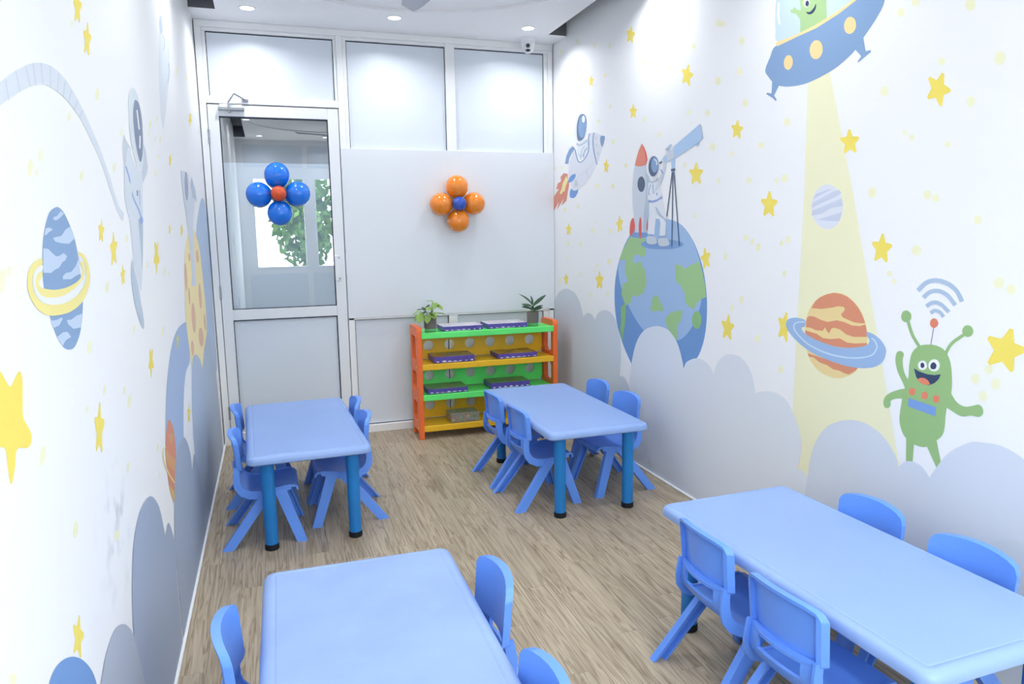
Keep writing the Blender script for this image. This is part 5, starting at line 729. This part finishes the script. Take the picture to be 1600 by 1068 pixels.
('L','','','painted_cloud','p_cloudL1',5,'p',[-1973,10,-1973,439,-1960,452,-1940,473,-1926,497,-1922,524,-1923,557,-1922,588,-1917,618,-1909,650,-1895,684,-1874,727,-1846,777,-1815,821,-1781,862,-1743,900,-1700,926,-1650,938,-1591,938,-1532,932,-1468,920,-1399,900,-1338,878,-1287,851,-1242,820,-1212,798,-1167,823,-1097,858,-1017,889,-919,914,-803,936,-705,942,-636,923,-584,887,-543,846,-507,799,-480,746,-463,709,-468,705,-428,706,-370,707,-323,693,-300,657,-288,603,-276,547,-259,490,-242,426,-227,360,-215,278,-205,189,-199,127,-199,10]),
('L','','','painted_cloud','p_cloudL2',6,'p',[-2795,10,-2795,424,-2772,458,-2739,509,-2706,554,-2677,590,-2646,623,-2615,649,-2588,667,-2558,680,-2520,688,-2460,693,-2386,693,-2320,688,-2271,676,-2229,658,-2193,637,-2157,611,-2124,579,-2100,548,-2089,516,-2085,484,-2084,462,-2056,476,-2014,497,-1977,509,-1951,507,-1928,495,-1903,474,-1869,441,-1831,396,-1798,352,-1769,307,-1744,261,-1728,230,-1728,10]),
('L','','','painted_cloud','p_cloudL3',7,'p',[-3636,10,-3636,491,-3634,506,-3631,529,-3624,554,-3614,581,-3600,613,-3584,641,-3567,667,-3546,692,-3520,712,-3486,731,-3443,746,-3395,755,-3339,756,-3273,749,-3212,736,-3160,714,-3113,685,-3074,653,-3046,618,-3027,581,-3013,550,-3004,529,-2999,515,-2997,506,-2977,515,-2946,527,-2917,531,-2893,521,-2869,501,-2847,477,-2824,448,-2802,412,-2789,379,-2793,347,-2806,315,-2816,295,-2816,10]),
('L','','','painted_cloud','p_cloudL4',8,'p',[-4036,10,-4036,574,-4027,578,-4013,583,-3996,589,-3978,597,-3956,608,-3931,615,-3902,620,-3867,622,-3833,620,-3802,612,-3771,600,-3743,586,-3717,571,-3693,552,-3674,536,-3659,522,-3649,508,-3642,499,-3629,474,-3609,435,-3591,395,-3574,349,-3558,298,-3547,263,-3547,10])]
def spline(pts):
    out = []; n = len(pts)
    for i in range(n):
        p0, p1, p2, p3 = pts[i-1], pts[i], pts[(i+1) % n], pts[(i+2) % n]
        for t in (0, .25, .5, .75):
            out.append(tuple(.5*(2*p1[k] + (p2[k]-p0[k])*t + (2*p0[k]-5*p1[k]+4*p2[k]-p3[k])*t*t + (3*p1[k]-p0[k]-3*p2[k]+p3[k])*t**3) for k in (0, 1)))
    return out
KEYS = {}
for mi, (wall, key, par, name, pm, layer, kind, flat) in enumerate(MURAL):
    pts = [(flat[i]/1000, flat[i+1]/1000) for i in range(0, len(flat), 2)]
    if kind == 's': pts = [(min(a, -.002), b_) for a, b_ in spline(pts)]
    off = .0002*layer + .000016*(mi % 11); xw = W - off if wall == 'R' else off
    tri = tessellate_polygon([[Vector((a, b_, 0)) for a, b_ in pts]])
    c0 = (sum(p[0] for p in pts)/len(pts), sum(p[1] for p in pts)/len(pts))
    par_o = KEYS.get(par); base = par_o['_c'] if par_o else (0, 0, 0)
    me = bpy.data.meshes.new(name); me.from_pydata([(0, a-c0[0], b_-c0[1]) for a, b_ in pts], [], [tuple(t) for t in tri]); me.materials.append(MATS[pm])
    loc = (xw, c0[0], c0[1])
    o = link(name, me, par_o or (wr if wall == 'R' else wl), tuple(loc[k]-base[k] for k in range(3)))
    if key: o['_c'] = loc; KEYS[key] = o
for o in KEYS.values(): del o['_c']

# ------------------------------------------------------------------ furniture
def rrect(a, b_, r, z, n=6):
    out = []
    for cx, cy, t0 in ((a-r, b_-r, 0), (-a+r, b_-r, 90), (-a+r, -b_+r, 180), (a-r, -b_+r, 270)):
        for k in range(n+1):
            t = math.radians(t0 + 90*k/n); out.append((cx + r*math.cos(t), cy + r*math.sin(t), z))
    return out
def make_table():
    t = empty('activity_table')
    prof = [(.03, .458), (.006, .458), (.0, .464), (.0, .476), (.003, .487), (.010, .495), (.020, .4995), (.034, .500), (.036, .4985), (.0385, .4985), (.0405, .500), (.043, .500), (.10, .500)]
    MB().rings([rrect(.3-dd, .6-dd, max(.042-dd, .012), z) for dd, z in prof]).build('table_top', 'table_top', t, 40)
    for sx in (-1, 1):
        for sy in (-1, 1):
            lg = MB().lathe([(.0315, .02), (.0325, .46)], 24).build('leg', 'table_leg', t, 40, (sx*.207, sy*.515, 0))
            MB().lathe([(.031, 0), (.0345, .004), (.0345, .024), (.0330, .030), (.031, .030)], 24).build('foot_cap', 'rubber', lg, 40)
    return t
tab = make_table()
TABLES = [((.5226, -1.5082), .0325, 'light blue plastic table beside the white glass door'),
          ((2.0416, -1.6329), .011, 'light blue plastic table in front of the toy shelf'),
          ((2.1033, -3.8875), .027, 'light blue plastic table below the painted green alien'),
          ((.621, -3.9751), -.0105, 'light blue plastic table with cloudy smudges, below the painted ringed blue planet')]
for i, ((x, y), rz, lb) in enumerate(TABLES):
    o = tab if i == 0 else copy_tree(tab)
    o.location = (x, y, 0); o.rotation_euler = (0, 0, rz); tag(o, lb, 'table', 'blue activity tables')
    if i == 3:
        tp = [c for c in o.children if c.name.startswith('table_top')][0]; tp.data = tp.data.copy(); tp.data.materials[0] = MATS['table_top_worn']

def make_chair():
    t = empty('child_chair')
    # backrest: wrapped panel with a deep rim and a hollow rear
    us = [-1, -.985, -.95, -.905, -.895, -.7, -.45, -.2, 0, .2, .45, .7, .895, .905, .95, .985, 1]; vs = [0, .02, .06, .065, .2, .35, .5, .65, .8, .935, .94, .98, 1]
    P = []; O = []
    for v in vs:
        rp_, ro = [], []
        for u in us:
            cu = max(0, (abs(u)-.78)/.22)
            zt = .564 - .014*u*u - .024*cu**3; zb = .383 + .014*cu**3
            z = zb + (zt-zb)*v; x = -.116 + .030*u*u - (z-.39)*.08
            y = u*(.143 + .003*v)
            rp_.append(Vector((x, y, z)))
            th = .024 if (abs(u) > .9 or v < .0625 or v > .9375) else .006
            ro.append(Vector((-th, -u*.006, th*.1)))
        P.append(rp_); O.append(ro)
    MB().thick(P, O).build('backrest', 'chair', t, 50)
    # seat shell with slot under the backrest
    prof = [(-.100, .405, .132, .022), (-.103, .388, .133, .022), (-.105, .372, .134, .022), (-.105, .340, .137, .020), (-.099, .315, .140, .016), (-.083, .293, .144, .010), (-.055, .280, .147, .004), (-.01, .276, .150, 0), (.05, .283, .152, 0), (.10, .291, .152, 0), (.14, .295, .150, 0), (.163, .292, .146, 0), (.176, .278, .141, 0), (.178, .262, .138, 0)]
    us = [-1, -.98, -.9, -.62, -.6, -.3, 0, .3, .6, .62, .9, .98, 1]; P = []; O = []
    for i, (px, pz, hw, wrap) in enumerate(prof):
        rp_, ro = [], []
        a, b_ = prof[max(i-1, 0)], prof[min(i+1, len(prof)-1)]
        dx, dz = b_[0]-a[0], b_[1]-a[1]; l = math.hypot(dx, dz); nx, nz = (dz/l, -dx/l)
        for u in us:
            dish = .008*(1-u*u) if 5 < i < 11 else 0
            rp_.append(Vector((px - wrap*(1-u*u), u*hw, pz - dish))); ro.append(Vector((nx*.011, 0, nz*.011)))
        P.append(rp_); O.append(ro)
    mb = MB().thick(P, O, lambda i, j: not (1 <= i < 3 and 3 <= j < 9))
    for sg in (-1, 1):    # side rails
        P = []; O = []
        for i, (px, pz, hw, wrap) in enumerate(prof[:11]):
            a, b_ = prof[max(i-1, 0)], prof[min(i+1, 10)]; dx, dz = b_[0]-a[0], b_[1]-a[1]; l = math.hypot(dx, dz); nx, nz = (dz/l, -dx/l)
            dep = (.026, .026, .027, .030, .034, .036, .038, .038, .036, .030, .022)[i]; yo = sg*(hw+.002)
            P.append([Vector((px - nx*.004, yo, pz - nz*.004)), Vector((px + nx*dep, yo, pz + nz*dep))]); O.append([Vector((0, -sg*.010, 0))]*2)
        mb.thick(P, O)
    mb.build('seat', 'chair', t, 45)
    for sg in (-1, 1):
        for top, foot, wt, wb_ in (((.055, .282), (.155, 0), .060, .050), ((.002, .276), (-.205, 0), .060, .056)):
            rings = []
            for (x, z), wd, yo in ((top, wt, .156), (foot, wb_, .188)):
                sec = [(0, 0), (wd, 0), (wd, -.030), (wd-.011, -.030), (wd-.011, -.009), (.011, -.009), (.011, -.030), (0, -.030)]
                rings.append([(x+a, sg*(yo+b_), z) for a, b_ in sec])
            MB().rings(rings).build('leg', 'chair', t)
    return t
ch = make_chair()
CH = [((.300, -1.805), 0, 'blue child chair at the door-side table, between table and mural wall, away from the door'),
      ((.286, -1.210), 0, 'blue child chair at the door-side table, between table and mural wall, next to the door'),
      ((.742, -1.655), 180, 'blue child chair at the door-side table, on its aisle side, away from the door'),
      ((.731, -1.270), 180, 'blue child chair at the door-side table, on its aisle side, next to the door'),
      ((1.818, -1.828), 4, 'blue child chair at the shelf-side table, on its aisle side, away from the shelf'),
      ((1.800, -1.405), 3, 'blue child chair at the shelf-side table, on its aisle side, next to the toy shelf'),
      ((2.332, -1.775), 184, 'blue child chair at the shelf-side table, on its wall side, away from the shelf'),
      ((2.332, -1.360), 182, 'blue child chair at the shelf-side table, on its wall side, next to the shelf'),
      ((1.845, -3.690), 0, 'blue child chair on aisle side of alien table, at its end towards the shelf'),
      ((1.826, -4.108), 4, 'blue child chair on aisle side of alien table, at its end away from shelf'),
      ((2.322, -3.700), 180, 'blue child chair against the wall below the painted green alien'),
      ((2.330, -4.100), 182, 'blue child chair against the wall, at the alien table end away from the shelf'),
      ((.362, -3.790), 0, 'blue child chair between the smudged table and the left mural wall'),
      ((.872, -3.735), 180, 'blue child chair on the aisle side of the smudged table, end towards the door'),
      ((.832, -4.262), 180, 'blue child chair on the aisle side of the smudged table, end away from the door')]
for i, ((x, y), rz, lb) in enumerate(CH):
    o = ch if i == 0 else copy_tree(ch)
    o.location = (x, y, 0); o.rotation_euler = (0, 0, math.radians(rz)); tag(o, lb, 'chair', 'blue plastic child chairs')

# toy shelf
SX0, SX1, SYF, SYB = 1.408, 2.540, -.400, -.130
sh = empty('toy_shelf', (SX0, SYF, 0)); tag(sh, 'orange, green and yellow plastic toy shelf against the end wall', 'shelf')
def sp(mb, name, m, sm=None): return mb.build(name, m, sh, sm)
LV = [(.820, 'green_shelf'), (.580, 'yellow_shelf'), (.345, 'green_shelf'), (.105, 'yellow_shelf')]
D = SYB - SYF
for x0, x1 in ((0, .040), (SX1-SX0-.040, SX1-SX0)):
    mb = MB(); wp = .055
    mb.box(x0, x1, 0, wp, 0, .792, .004); mb.box(x0, x1, D-wp, D, 0, .792, .004)
    mb.rings([[(xx, 0, .83), (xx, .004, .847), (xx, .015, .858), (xx, .035, .863), (xx, D-.035, .863), (xx, D-.015, .858), (xx, D-.004, .847), (xx, D, .83), (xx, D, .79), (xx, 0, .79)] for xx in (x0, x1)])
    for z0, z1 in ((.515, .605), (.28, .37), (.055, .135)): mb.box(x0, x1, wp-.004, D-wp+.004, z0, z1, .004)
    for z0, z1 in ((.135, .28), (.37, .515), (.605, .79)):   # arched infill corners
        for yy, sy in ((wp, 1), (D-wp, -1)):
            for zz, sz in ((z0, 1), (z1, -1)): mb.rings([[(xx, yy-sy*.003, zz-sz*.003), (xx, yy+sy*.03, zz-sz*.003), (xx, yy+sy*.012, zz+sz*.012), (xx, yy-sy*.003, zz+sz*.03)] for xx in (x0+.003, x1-.003)])
    fr = sp(mb, 'side_frame', 'orange')
    xo = x0-.002 if x0 == 0 else x1+.002
    for z in (.80, .56, .325, .09):
        for yy in (.02, D-.02): MB().lathe([(0, 0), (.008, 0), (.008, .004), (.005, .006)], 10, (xo, yy, z), (-1 if x0 == 0 else 1, 0, 0)).build('bolt', 'bolt', fr)
BX0, BX1 = .040, SX1-SX0-.040
for z, m in LV:
    mb = MB().box(BX0-.003, BX1+.003, -.006, .012, z-.046, z, .004).box(BX0, BX1, .008, D-.01, z-.022, z-.004, .002)
    sp(mb, 'shelf_board', m)
for k, (z0, z1, m) in enumerate(((.584, .778, 'yellow_shelf'), (.350, .540, 'green_shelf'), (.110, .302, 'yellow_shelf'))):
    yb = D-.028; zc = z1 - .092; mb = MB(); pitch = .1685; xs = [1.545-SX0 + pitch*i for i in range(6)]
    for yy in (yb, yb+.012):
        put = lambda a, b_, yy=yy: (a, yy, b_)
        e = [BX0+.004] + [(xs[i]+xs[i+1])/2 for i in range(5)] + [BX1-.004]
        for i in range(6): mb.plate_hole(e[i], e[i+1], z0+.03, z1, xs[i], zc, .040, put, 32)
        quad(mb, put(e[0]+.02, z0), put(e[6]-.02, z0), put(e[6], z0+.03), put(e[0], z0+.03))
    for i in range(6):
        n = 32; rg = [(xs[i]+.040*math.cos(2*math.pi*q/n), zc+.040*math.sin(2*math.pi*q/n)) for q in range(n)]
        mb.rings([[(a, yb, b_) for a, b_ in rg], [(a, yb+.012, b_) for a, b_ in rg]], False, False)
    sp(mb, 'back_panel', m)

# boxed games
def game_box(x, y, z, lx, ly, lz, rz, top, lb):
    t = empty('board_game_box', (x, y, z), rz); tag(t, lb, 'box', 'boxed games on the toy shelf')
    MB().box(0, lx, 0, ly, 0, lz*.86, .0015).build('box_body', 'purple', t)
    MB().box(-.001, lx+.001, -.001, ly+.001, lz*.70, lz, .0015).build('box_lid', 'purple', t)
    MB().box(.002, lx-.002, .002, ly-.002, lz-.0005, lz+.0007).build('picture_print', top, t)
    rnd = random.Random(int(x*1000)); mk = MB()
    for k in range(7):
        a = .02 + k*(lx-.05)/6; h_ = rnd.uniform(.3, .55)*lz; w_ = rnd.uniform(.010, .028)
        mk.box(a, a+w_, -.0018, -.0006, lz*.1, lz*.1+h_*.5, 0)
    mk.box(.06, lx*.62, -.0018, -.0006, lz*.06, lz*.12)
    mk.build('side_print', 'print_white', t)['kind'] = 'stuff'
    return t
game_box(1.615, -.375, .820, .315, .215, .034, .0, 'print_pale', 'wrapped purple game box with pale lid on the top green shelf, beside the trailing plant')
game_box(1.972, -.375, .820, .322, .215, .036, .0, 'print_pale', 'wrapped purple game box with pale lid on the top green shelf, beside the spiky plant')
game_box(1.541, -.375, .580, .318, .215, .046, .0, 'print_brown', 'purple game box with brown picture lid on the upper yellow shelf')
game_box(2.048, -.375, .580, .324, .215, .036, .0, 'print_gold', 'purple game box with golden picture lid on the upper yellow shelf')
game_box(1.487, -.375, .345, .312, .215, .036, .0, 'print_green', 'purple game box with green picture lid on the lower green shelf, by the side frame')
game_box(1.985, -.372, .345, .325, .195, .044, .0, 'print_green', 'game box with green picture lid on the lower green shelf, half hidden by the table')
# clear bin with toys
t = empty('plastic_bin', (1.660, -.378, .105)); tag(t, 'small clear plastic bin with lid on the bottom yellow shelf', 'bin')
BW, BD, BH = .225, .16, .066
MB().box(0, BW, 0, .0025, 0, BH).box(0, BW, BD-.0025, BD, 0, BH).box(0, .0025, .0025, BD-.0025, 0, BH).box(BW-.0025, BW, .0025, BD-.0025, 0, BH).box(.0025, BW-.0025, .0025, BD-.0025, 0, .0025).build('bin_body', 'clear_bin', t)
MB().box(-.004, BW+.004, -.004, BD+.004, BH-.004, BH+.006, .003).build('bin_lid', 'clear_bin', t)
tm = {}
for c in ('red', 'green', 'yellow', 'blue'): tm[c] = MB().lathe([(.0, -.009), (.012, -.009), (.014, -.004), (.014, .004), (.009, .010), (.0, .010)], 8).mesh('toy_piece', 'toy_'+c, 30)
rr = random.Random(3)
seq = ['yellow', 'red', 'green', 'red', 'blue', 'green', 'red', 'green', 'yellow', 'red', 'green', 'blue', 'red', 'green', 'red', 'yellow', 'green', 'red', 'blue', 'green', 'red']
for i, c in enumerate(seq):
    lay, k = divmod(i, 12) if i < 12 else (1, i-12)
    if lay == 0: px, py, pz = .022 + (k % 6)*.036, .026 + (k//6)*.055, .013
    else: px, py, pz = .04 + (k % 5)*.036, .035 + (k//5)*.05, .034
    o = link('toy_piece', tm[c], None, (1.660+px, -.378+py, .105+pz), (0, 0, rr.uniform(0, 3)))
    tag(o, 'small %s plastic toy piece inside the clear bin' % c, 'toy', '%s toy pieces in the bin' % c)

# potted plants
def leaf_mesh(name, m, L, wd, curl, heart=False, n=7):
    P = []; O = []
    for i in range(n+1):
        s_ = i/n; wv_ = wd*(math.sin(math.pi*min(1, s_*.86+.14))**.8 if heart else math.sin(math.pi*(s_*.92+.06))**.7)
        x = L*s_; z = -curl*s_*s_
        P.append([Vector((x, -wv_/2, z+wv_*.12)), Vector((x, 0, z)), Vector((x, wv_/2, z+wv_*.12))]); O.append([Vector((0, 0, -.0012))]*3)
    return MB().thick(P, O).mesh(name, m, 60)
def pot(name, loc, lb):
    t = empty(name, loc); tag(t, lb, 'plant')
    MB().lathe([(.030, .026), (.043, .026), (.046, .034), (.0475, .114), (.0440, .114), (.0425, .104), (.0, .104)], 28).build('pot', 'pot', t, 40)
    MB().lathe([(.0, .0), (.041, .0), (.0425, .003), (.0425, .028), (.040, .028)], 28).build('glass_base', 'glass_green', t, 40)
    MB().lathe([(0, .099), (.0425, .099), (.040, .107), (.02, .110), (0, .110)], 20).build('soil', 'soil', t, 40)
    return t
def leaf(t, me, base, yawd, pit, tw=0.0, scale=1):
    o = link('leaf', me, t, base); o.rotation_euler = Matrix.Rotation(math.radians(yawd), 3, 'Z').__matmul__(Matrix.Rotation(math.radians(-pit), 3, 'Y')).__matmul__(Matrix.Rotation(math.radians(tw), 3, 'X')).to_euler(); o.scale = (scale,)*3; return o
p1 = pot('potted_pothos', (1.525, -.345, .820), 'trailing light green plant in grey pot on the toy shelf')
hl = leaf_mesh('pothos_leaf', 'leaf_light', .070, .058, .014, True)
hd_ = leaf_mesh('pothos_leaf_dark', 'leaf_dark', .060, .040, .012, True)
stems = MB()
PO = [(-.080, -.01, .160, 170, -20, hl), (-.095, .0, .135, 200, -60, hl), (-.070, -.03, .150, 230, -65, hl), (-.085, -.045, .140, 250, -60, hl), (-.050, .01, .168, 150, 5, hd_), (-.035, -.03, .150, 210, 10, hd_), (-.02, -.035, .128, 240, -50, hl), (-.015, .02, .175, 60, 40, hd_),
      (.022, -.01, .165, 200, 20, hl), (.030, .0, .200, 30, 10, hl), (.042, -.01, .215, 250, -30, hl), (.052, .01, .195, 320, -20, hl), (.025, .0, .222, 130, 20, hl), (.015, -.03, .142, 270, -20, hl), (.060, .02, .135, 10, 0, hl), (-.005, -.03, .138, 300, 0, hl), (-.03, .03, .16, 100, 30, hd_)]
for x, y, z, ya, pi_, me in PO:
    stems.tube([(x*.2, y*.2, .105), (x*.6, y*.6, z*.85+.01), (x, y, z)], .0018, 5); leaf(p1, me, (x, y, z), ya, pi_, random.uniform(-30, 30), random.uniform(.75, 1.0))
stems.build('stem', 'stem', p1)
p2 = pot('potted_dracaena', (2.352, -.338, .806+.014), 'dark green spiky plant in grey pot on the toy shelf')
sl = leaf_mesh('spiky_leaf', 'leaf_dark', .130, .030, .02); sb = leaf_mesh('spiky_leaf_short', 'leaf_dark', .085, .020, .02); sc_ = leaf_mesh('spiky_leaf_arched', 'leaf_dark', .120, .018, .075)
MB().tube([(0, 0, .10), (.002, 0, .14), (.003, 0, .175)], [.007, .006, .004], 8).build('stem', 'stem', p2)
for z, ya, pi_, me, tw in [(.160, -20, 42, sl, 65), (.165, 165, 62, sc_, -50), (.155, 165, 18, sb, -60), (.135, 170, 18, sb, -60), (.13, -15, 28, sb, 55), (.12, -10, 22, sb, 60), (.13, 250, 35, sb, 0), (.16, 75, 70, sb, 30), (.122, 180, 40, sb, -50), (.15, 320, 50, sb, 40), (.12, 120, 40, sb, 0)]:
    leaf(p2, me, (.003*math.cos(math.radians(ya)), .003*math.sin(math.radians(ya)), z), ya, pi_, tw)

# balloon flowers
def flower(name, c, m, mc, lb, R=.135, r=.0875):
    t = empty(name, c); tag(t, lb, 'balloons', 'balloon flowers on the end wall')
    prof = []
    n = 16
    for i in range(n+1):
        a = math.pi*i/n; rad = r*math.sin(a); z = -r*math.cos(a)
        if z < 0: rad *= 1 - .10*(-z/r)**3; z *= 1.06
        prof.append((max(rad, .0006), z))
    me = MB().lathe(prof, 28).mesh('balloon', m, 60)
    for k in range(4):
        a = math.pi/2*k + .02; dv = Vector((math.cos(a), 0, math.sin(a)))
        o = link('balloon', me, t, dv*R); o.rotation_euler = Vector((0, 0, 1)).rotation_difference(dv).to_euler()
    prof2 = [(max(q*.62, .0005), z*.62) for q, z in prof]
    o = MB().lathe(prof2, 24).build('centre_balloon', mc, t, 60, (0, -.062, 0)); o.rotation_euler = (math.radians(90), 0, 0)
    MB().lathe([(.0, -.012), (.010, -.010), (.006, 0), (.010, .010), (.0, .012)], 10, (0, 0, 0), (0, 1, 0)).build('knot', m, t, 60)
flower('balloon_flower', (.4946, -.112, 1.850), 'balloon_blue', 'balloon_red', 'blue balloon flower with orange centre on the glass door', .135)
flower('balloon_flower', (1.817, -.126, 1.778), 'balloon_orange', 'balloon_navy', 'orange balloon flower with blue centre on the white cover board', .131)

# ------------------------------------------------------------------ ceiling fittings
LX = [(.365, -.385), (1.324, -.425), (2.303, -.432), (.225, -1.75), (2.440, -1.75), (.365, -3.05), (1.324, -3.05), (2.303, -3.05), (.225, -4.45), (2.440, -4.45), (.365, -6.0), (1.324, -6.0), (2.303, -6.0)]
lens = MB().lathe([(0, -.004), (.040, -.004), (.043, -.001), (.043, .0), (0, .0)], 28).mesh('lens', 'lamp_lens', 40)
trim = MB().lathe([(.043, .0), (.044, -.005), (.052, -.004), (.053, .0)], 28).mesh('trim_ring', 'white_plastic', 40)
names = ['above the glass door', 'between door and security camera', 'next to the security camera', 'beside the left slot, at the fan', 'beside the right slot, at the fan']
for i, (x, y) in enumerate(LX):
    t = empty('downlight', (x, y, H)); tag(t, 'round recessed ceiling downlight ' + (names[i] if i < 5 else 'over the tables behind the viewer'), 'light', 'ceiling downlights')
    link('trim_ring', trim, t); link('lens', lens, t)
    L = bpy.data.lights.new('downlight_lamp', 'AREA'); L.shape = 'DISK'; L.size = .085; L.energy = LAMP; L.color = (.97, .982, 1.0); L.spread = math.radians(146)
    lo = bpy.data.objects.new('downlight_lamp', L); COL.objects.link(lo); lo.parent = t; lo.location = (0, 0, -.008)
t = empty('security_camera', (2.405, -.145, H)); tag(t, 'small white security camera on the ceiling above the partition', 'camera')
MB().lathe([(0, 0), (.055, 0), (.056, -.006), (.052, -.035), (.046, -.042), (0, -.042)][::-1], 28).build('base', 'white_plastic', t, 40)
by = MB().lathe([(.0, .045), (.044, .040), (.050, .015), (.049, -.010), (.040, -.036), (.022, -.050), (0, -.054)][::-1], 28, (0, 0, -.055)).build('body', 'white_plastic', t, 50)
dv = Vector((-.35, -.93, -.12)).normalized()
MB().lathe([(0, 0), (.0155, 0), (.0155, .008), (.011, .010), (0, .010)], 20, Vector((0, 0, -.055)) + dv*.045, dv).build('lens', 'black_gloss', by, 40)
c1 = Vector((0, 0, -.088)) + dv*.032; sd = dv.cross(Vector((0, 0, 1))).normalized(); u2 = sd.cross(dv)
q = [(c1 + sd*(.019*math.cos(a)) + u2*(.0095*math.sin(a))) for a in [2*math.pi*i/20 for i in range(20)]]
MB().rings([[tuple(p) for p in q], [tuple(p + dv*.011) for p in q]]).build('sensor_window', 'black_gloss', by, 40)
def fan(x, y, a0, lb):
    t = empty('ceiling_fan', (x, y, H+.018)); tag(t, lb, 'fan')
    MB().lathe([(0, -.03), (.05, -.03), (.065, -.01), (.065, 0), (0, 0)], 24).build('canopy', 'fan_dark', t, 40)
    MB().lathe([(.013, -.17), (.013, -.02)], 12).build('down_rod', 'fan_dark', t, 40)
    MB().lathe([(0, -.278), (.05, -.276), (.085, -.262), (.098, -.235), (.095, -.190), (.06, -.168), (0, -.165)], 32).build('motor', 'fan_dark', t, 40)
    for k in range(3):
        a = math.radians(a0 + 120*k); P = []; O = []
        for i in range(7):
            s_ = i/6; r_ = .09 + .43*s_; wd = .075 + .05*math.sin(math.pi*min(1, s_*.7+.2))
            if i == 6: wd *= .8
            row = []
            for j in (-1, -.3, .3, 1):
                p = Vector((r_, j*wd/2, -.188 + j*.014)); row.append(Vector((p.x*math.cos(a)-p.y*math.sin(a), p.x*math.sin(a)+p.y*math.cos(a), p.z)))
            P.append(row); O.append([Vector((0, 0, -.005))]*4)
        MB().thick(P, O).build('blade', 'fan_blade', t, 40)
fan(1.315, -1.76, 96, 'ceiling fan hanging in the round tray near the end wall')
fan(1.315, -4.45, 40, 'ceiling fan hanging in the round tray near the street windows')

# trees in the street, mirrored in the door glass
def tree(x, y, s_, lb, seed):
    t = empty('street_tree', (x, y, -.1)); tag(t, lb, 'tree'); R_ = random.Random(seed)
    MB().tube([(0, 0, 0), (.05, 0, 1.0*s_), (-.03, .05, 2.0*s_)], [.12, .10, .07], 8).build('trunk', 'bark', t, 40)
    mb = MB()
    for k in range(1100):
        u = R_.uniform(-1, 1); th = R_.uniform(0, 6.283); rr_ = R_.random()**.4; q_ = math.sqrt(1-u*u)
        c = Vector((rr_*q_*math.cos(th)*.68, rr_*q_*math.sin(th)*.68, 1.95*s_ + rr_*u*1.15)); a = Vector((R_.uniform(-1, 1), R_.uniform(-1, 1), R_.uniform(-1, 1))).normalized()*.11; b_ = a.orthogonal().normalized()*.06
        mb.add([c-a, c+b_, c+a, c-b_], [(0, 1, 2, 3)])
    mb.build('crown', 'foliage', t)
tree(-.55, -10.5, 1.0, 'leafy street tree outside the narrow window', 1); tree(1.15, -10.8, 1.05, 'leafy street tree outside, between the two windows', 2); tree(2.85, -10.5, 1.0, 'leafy street tree outside the wide window', 3)
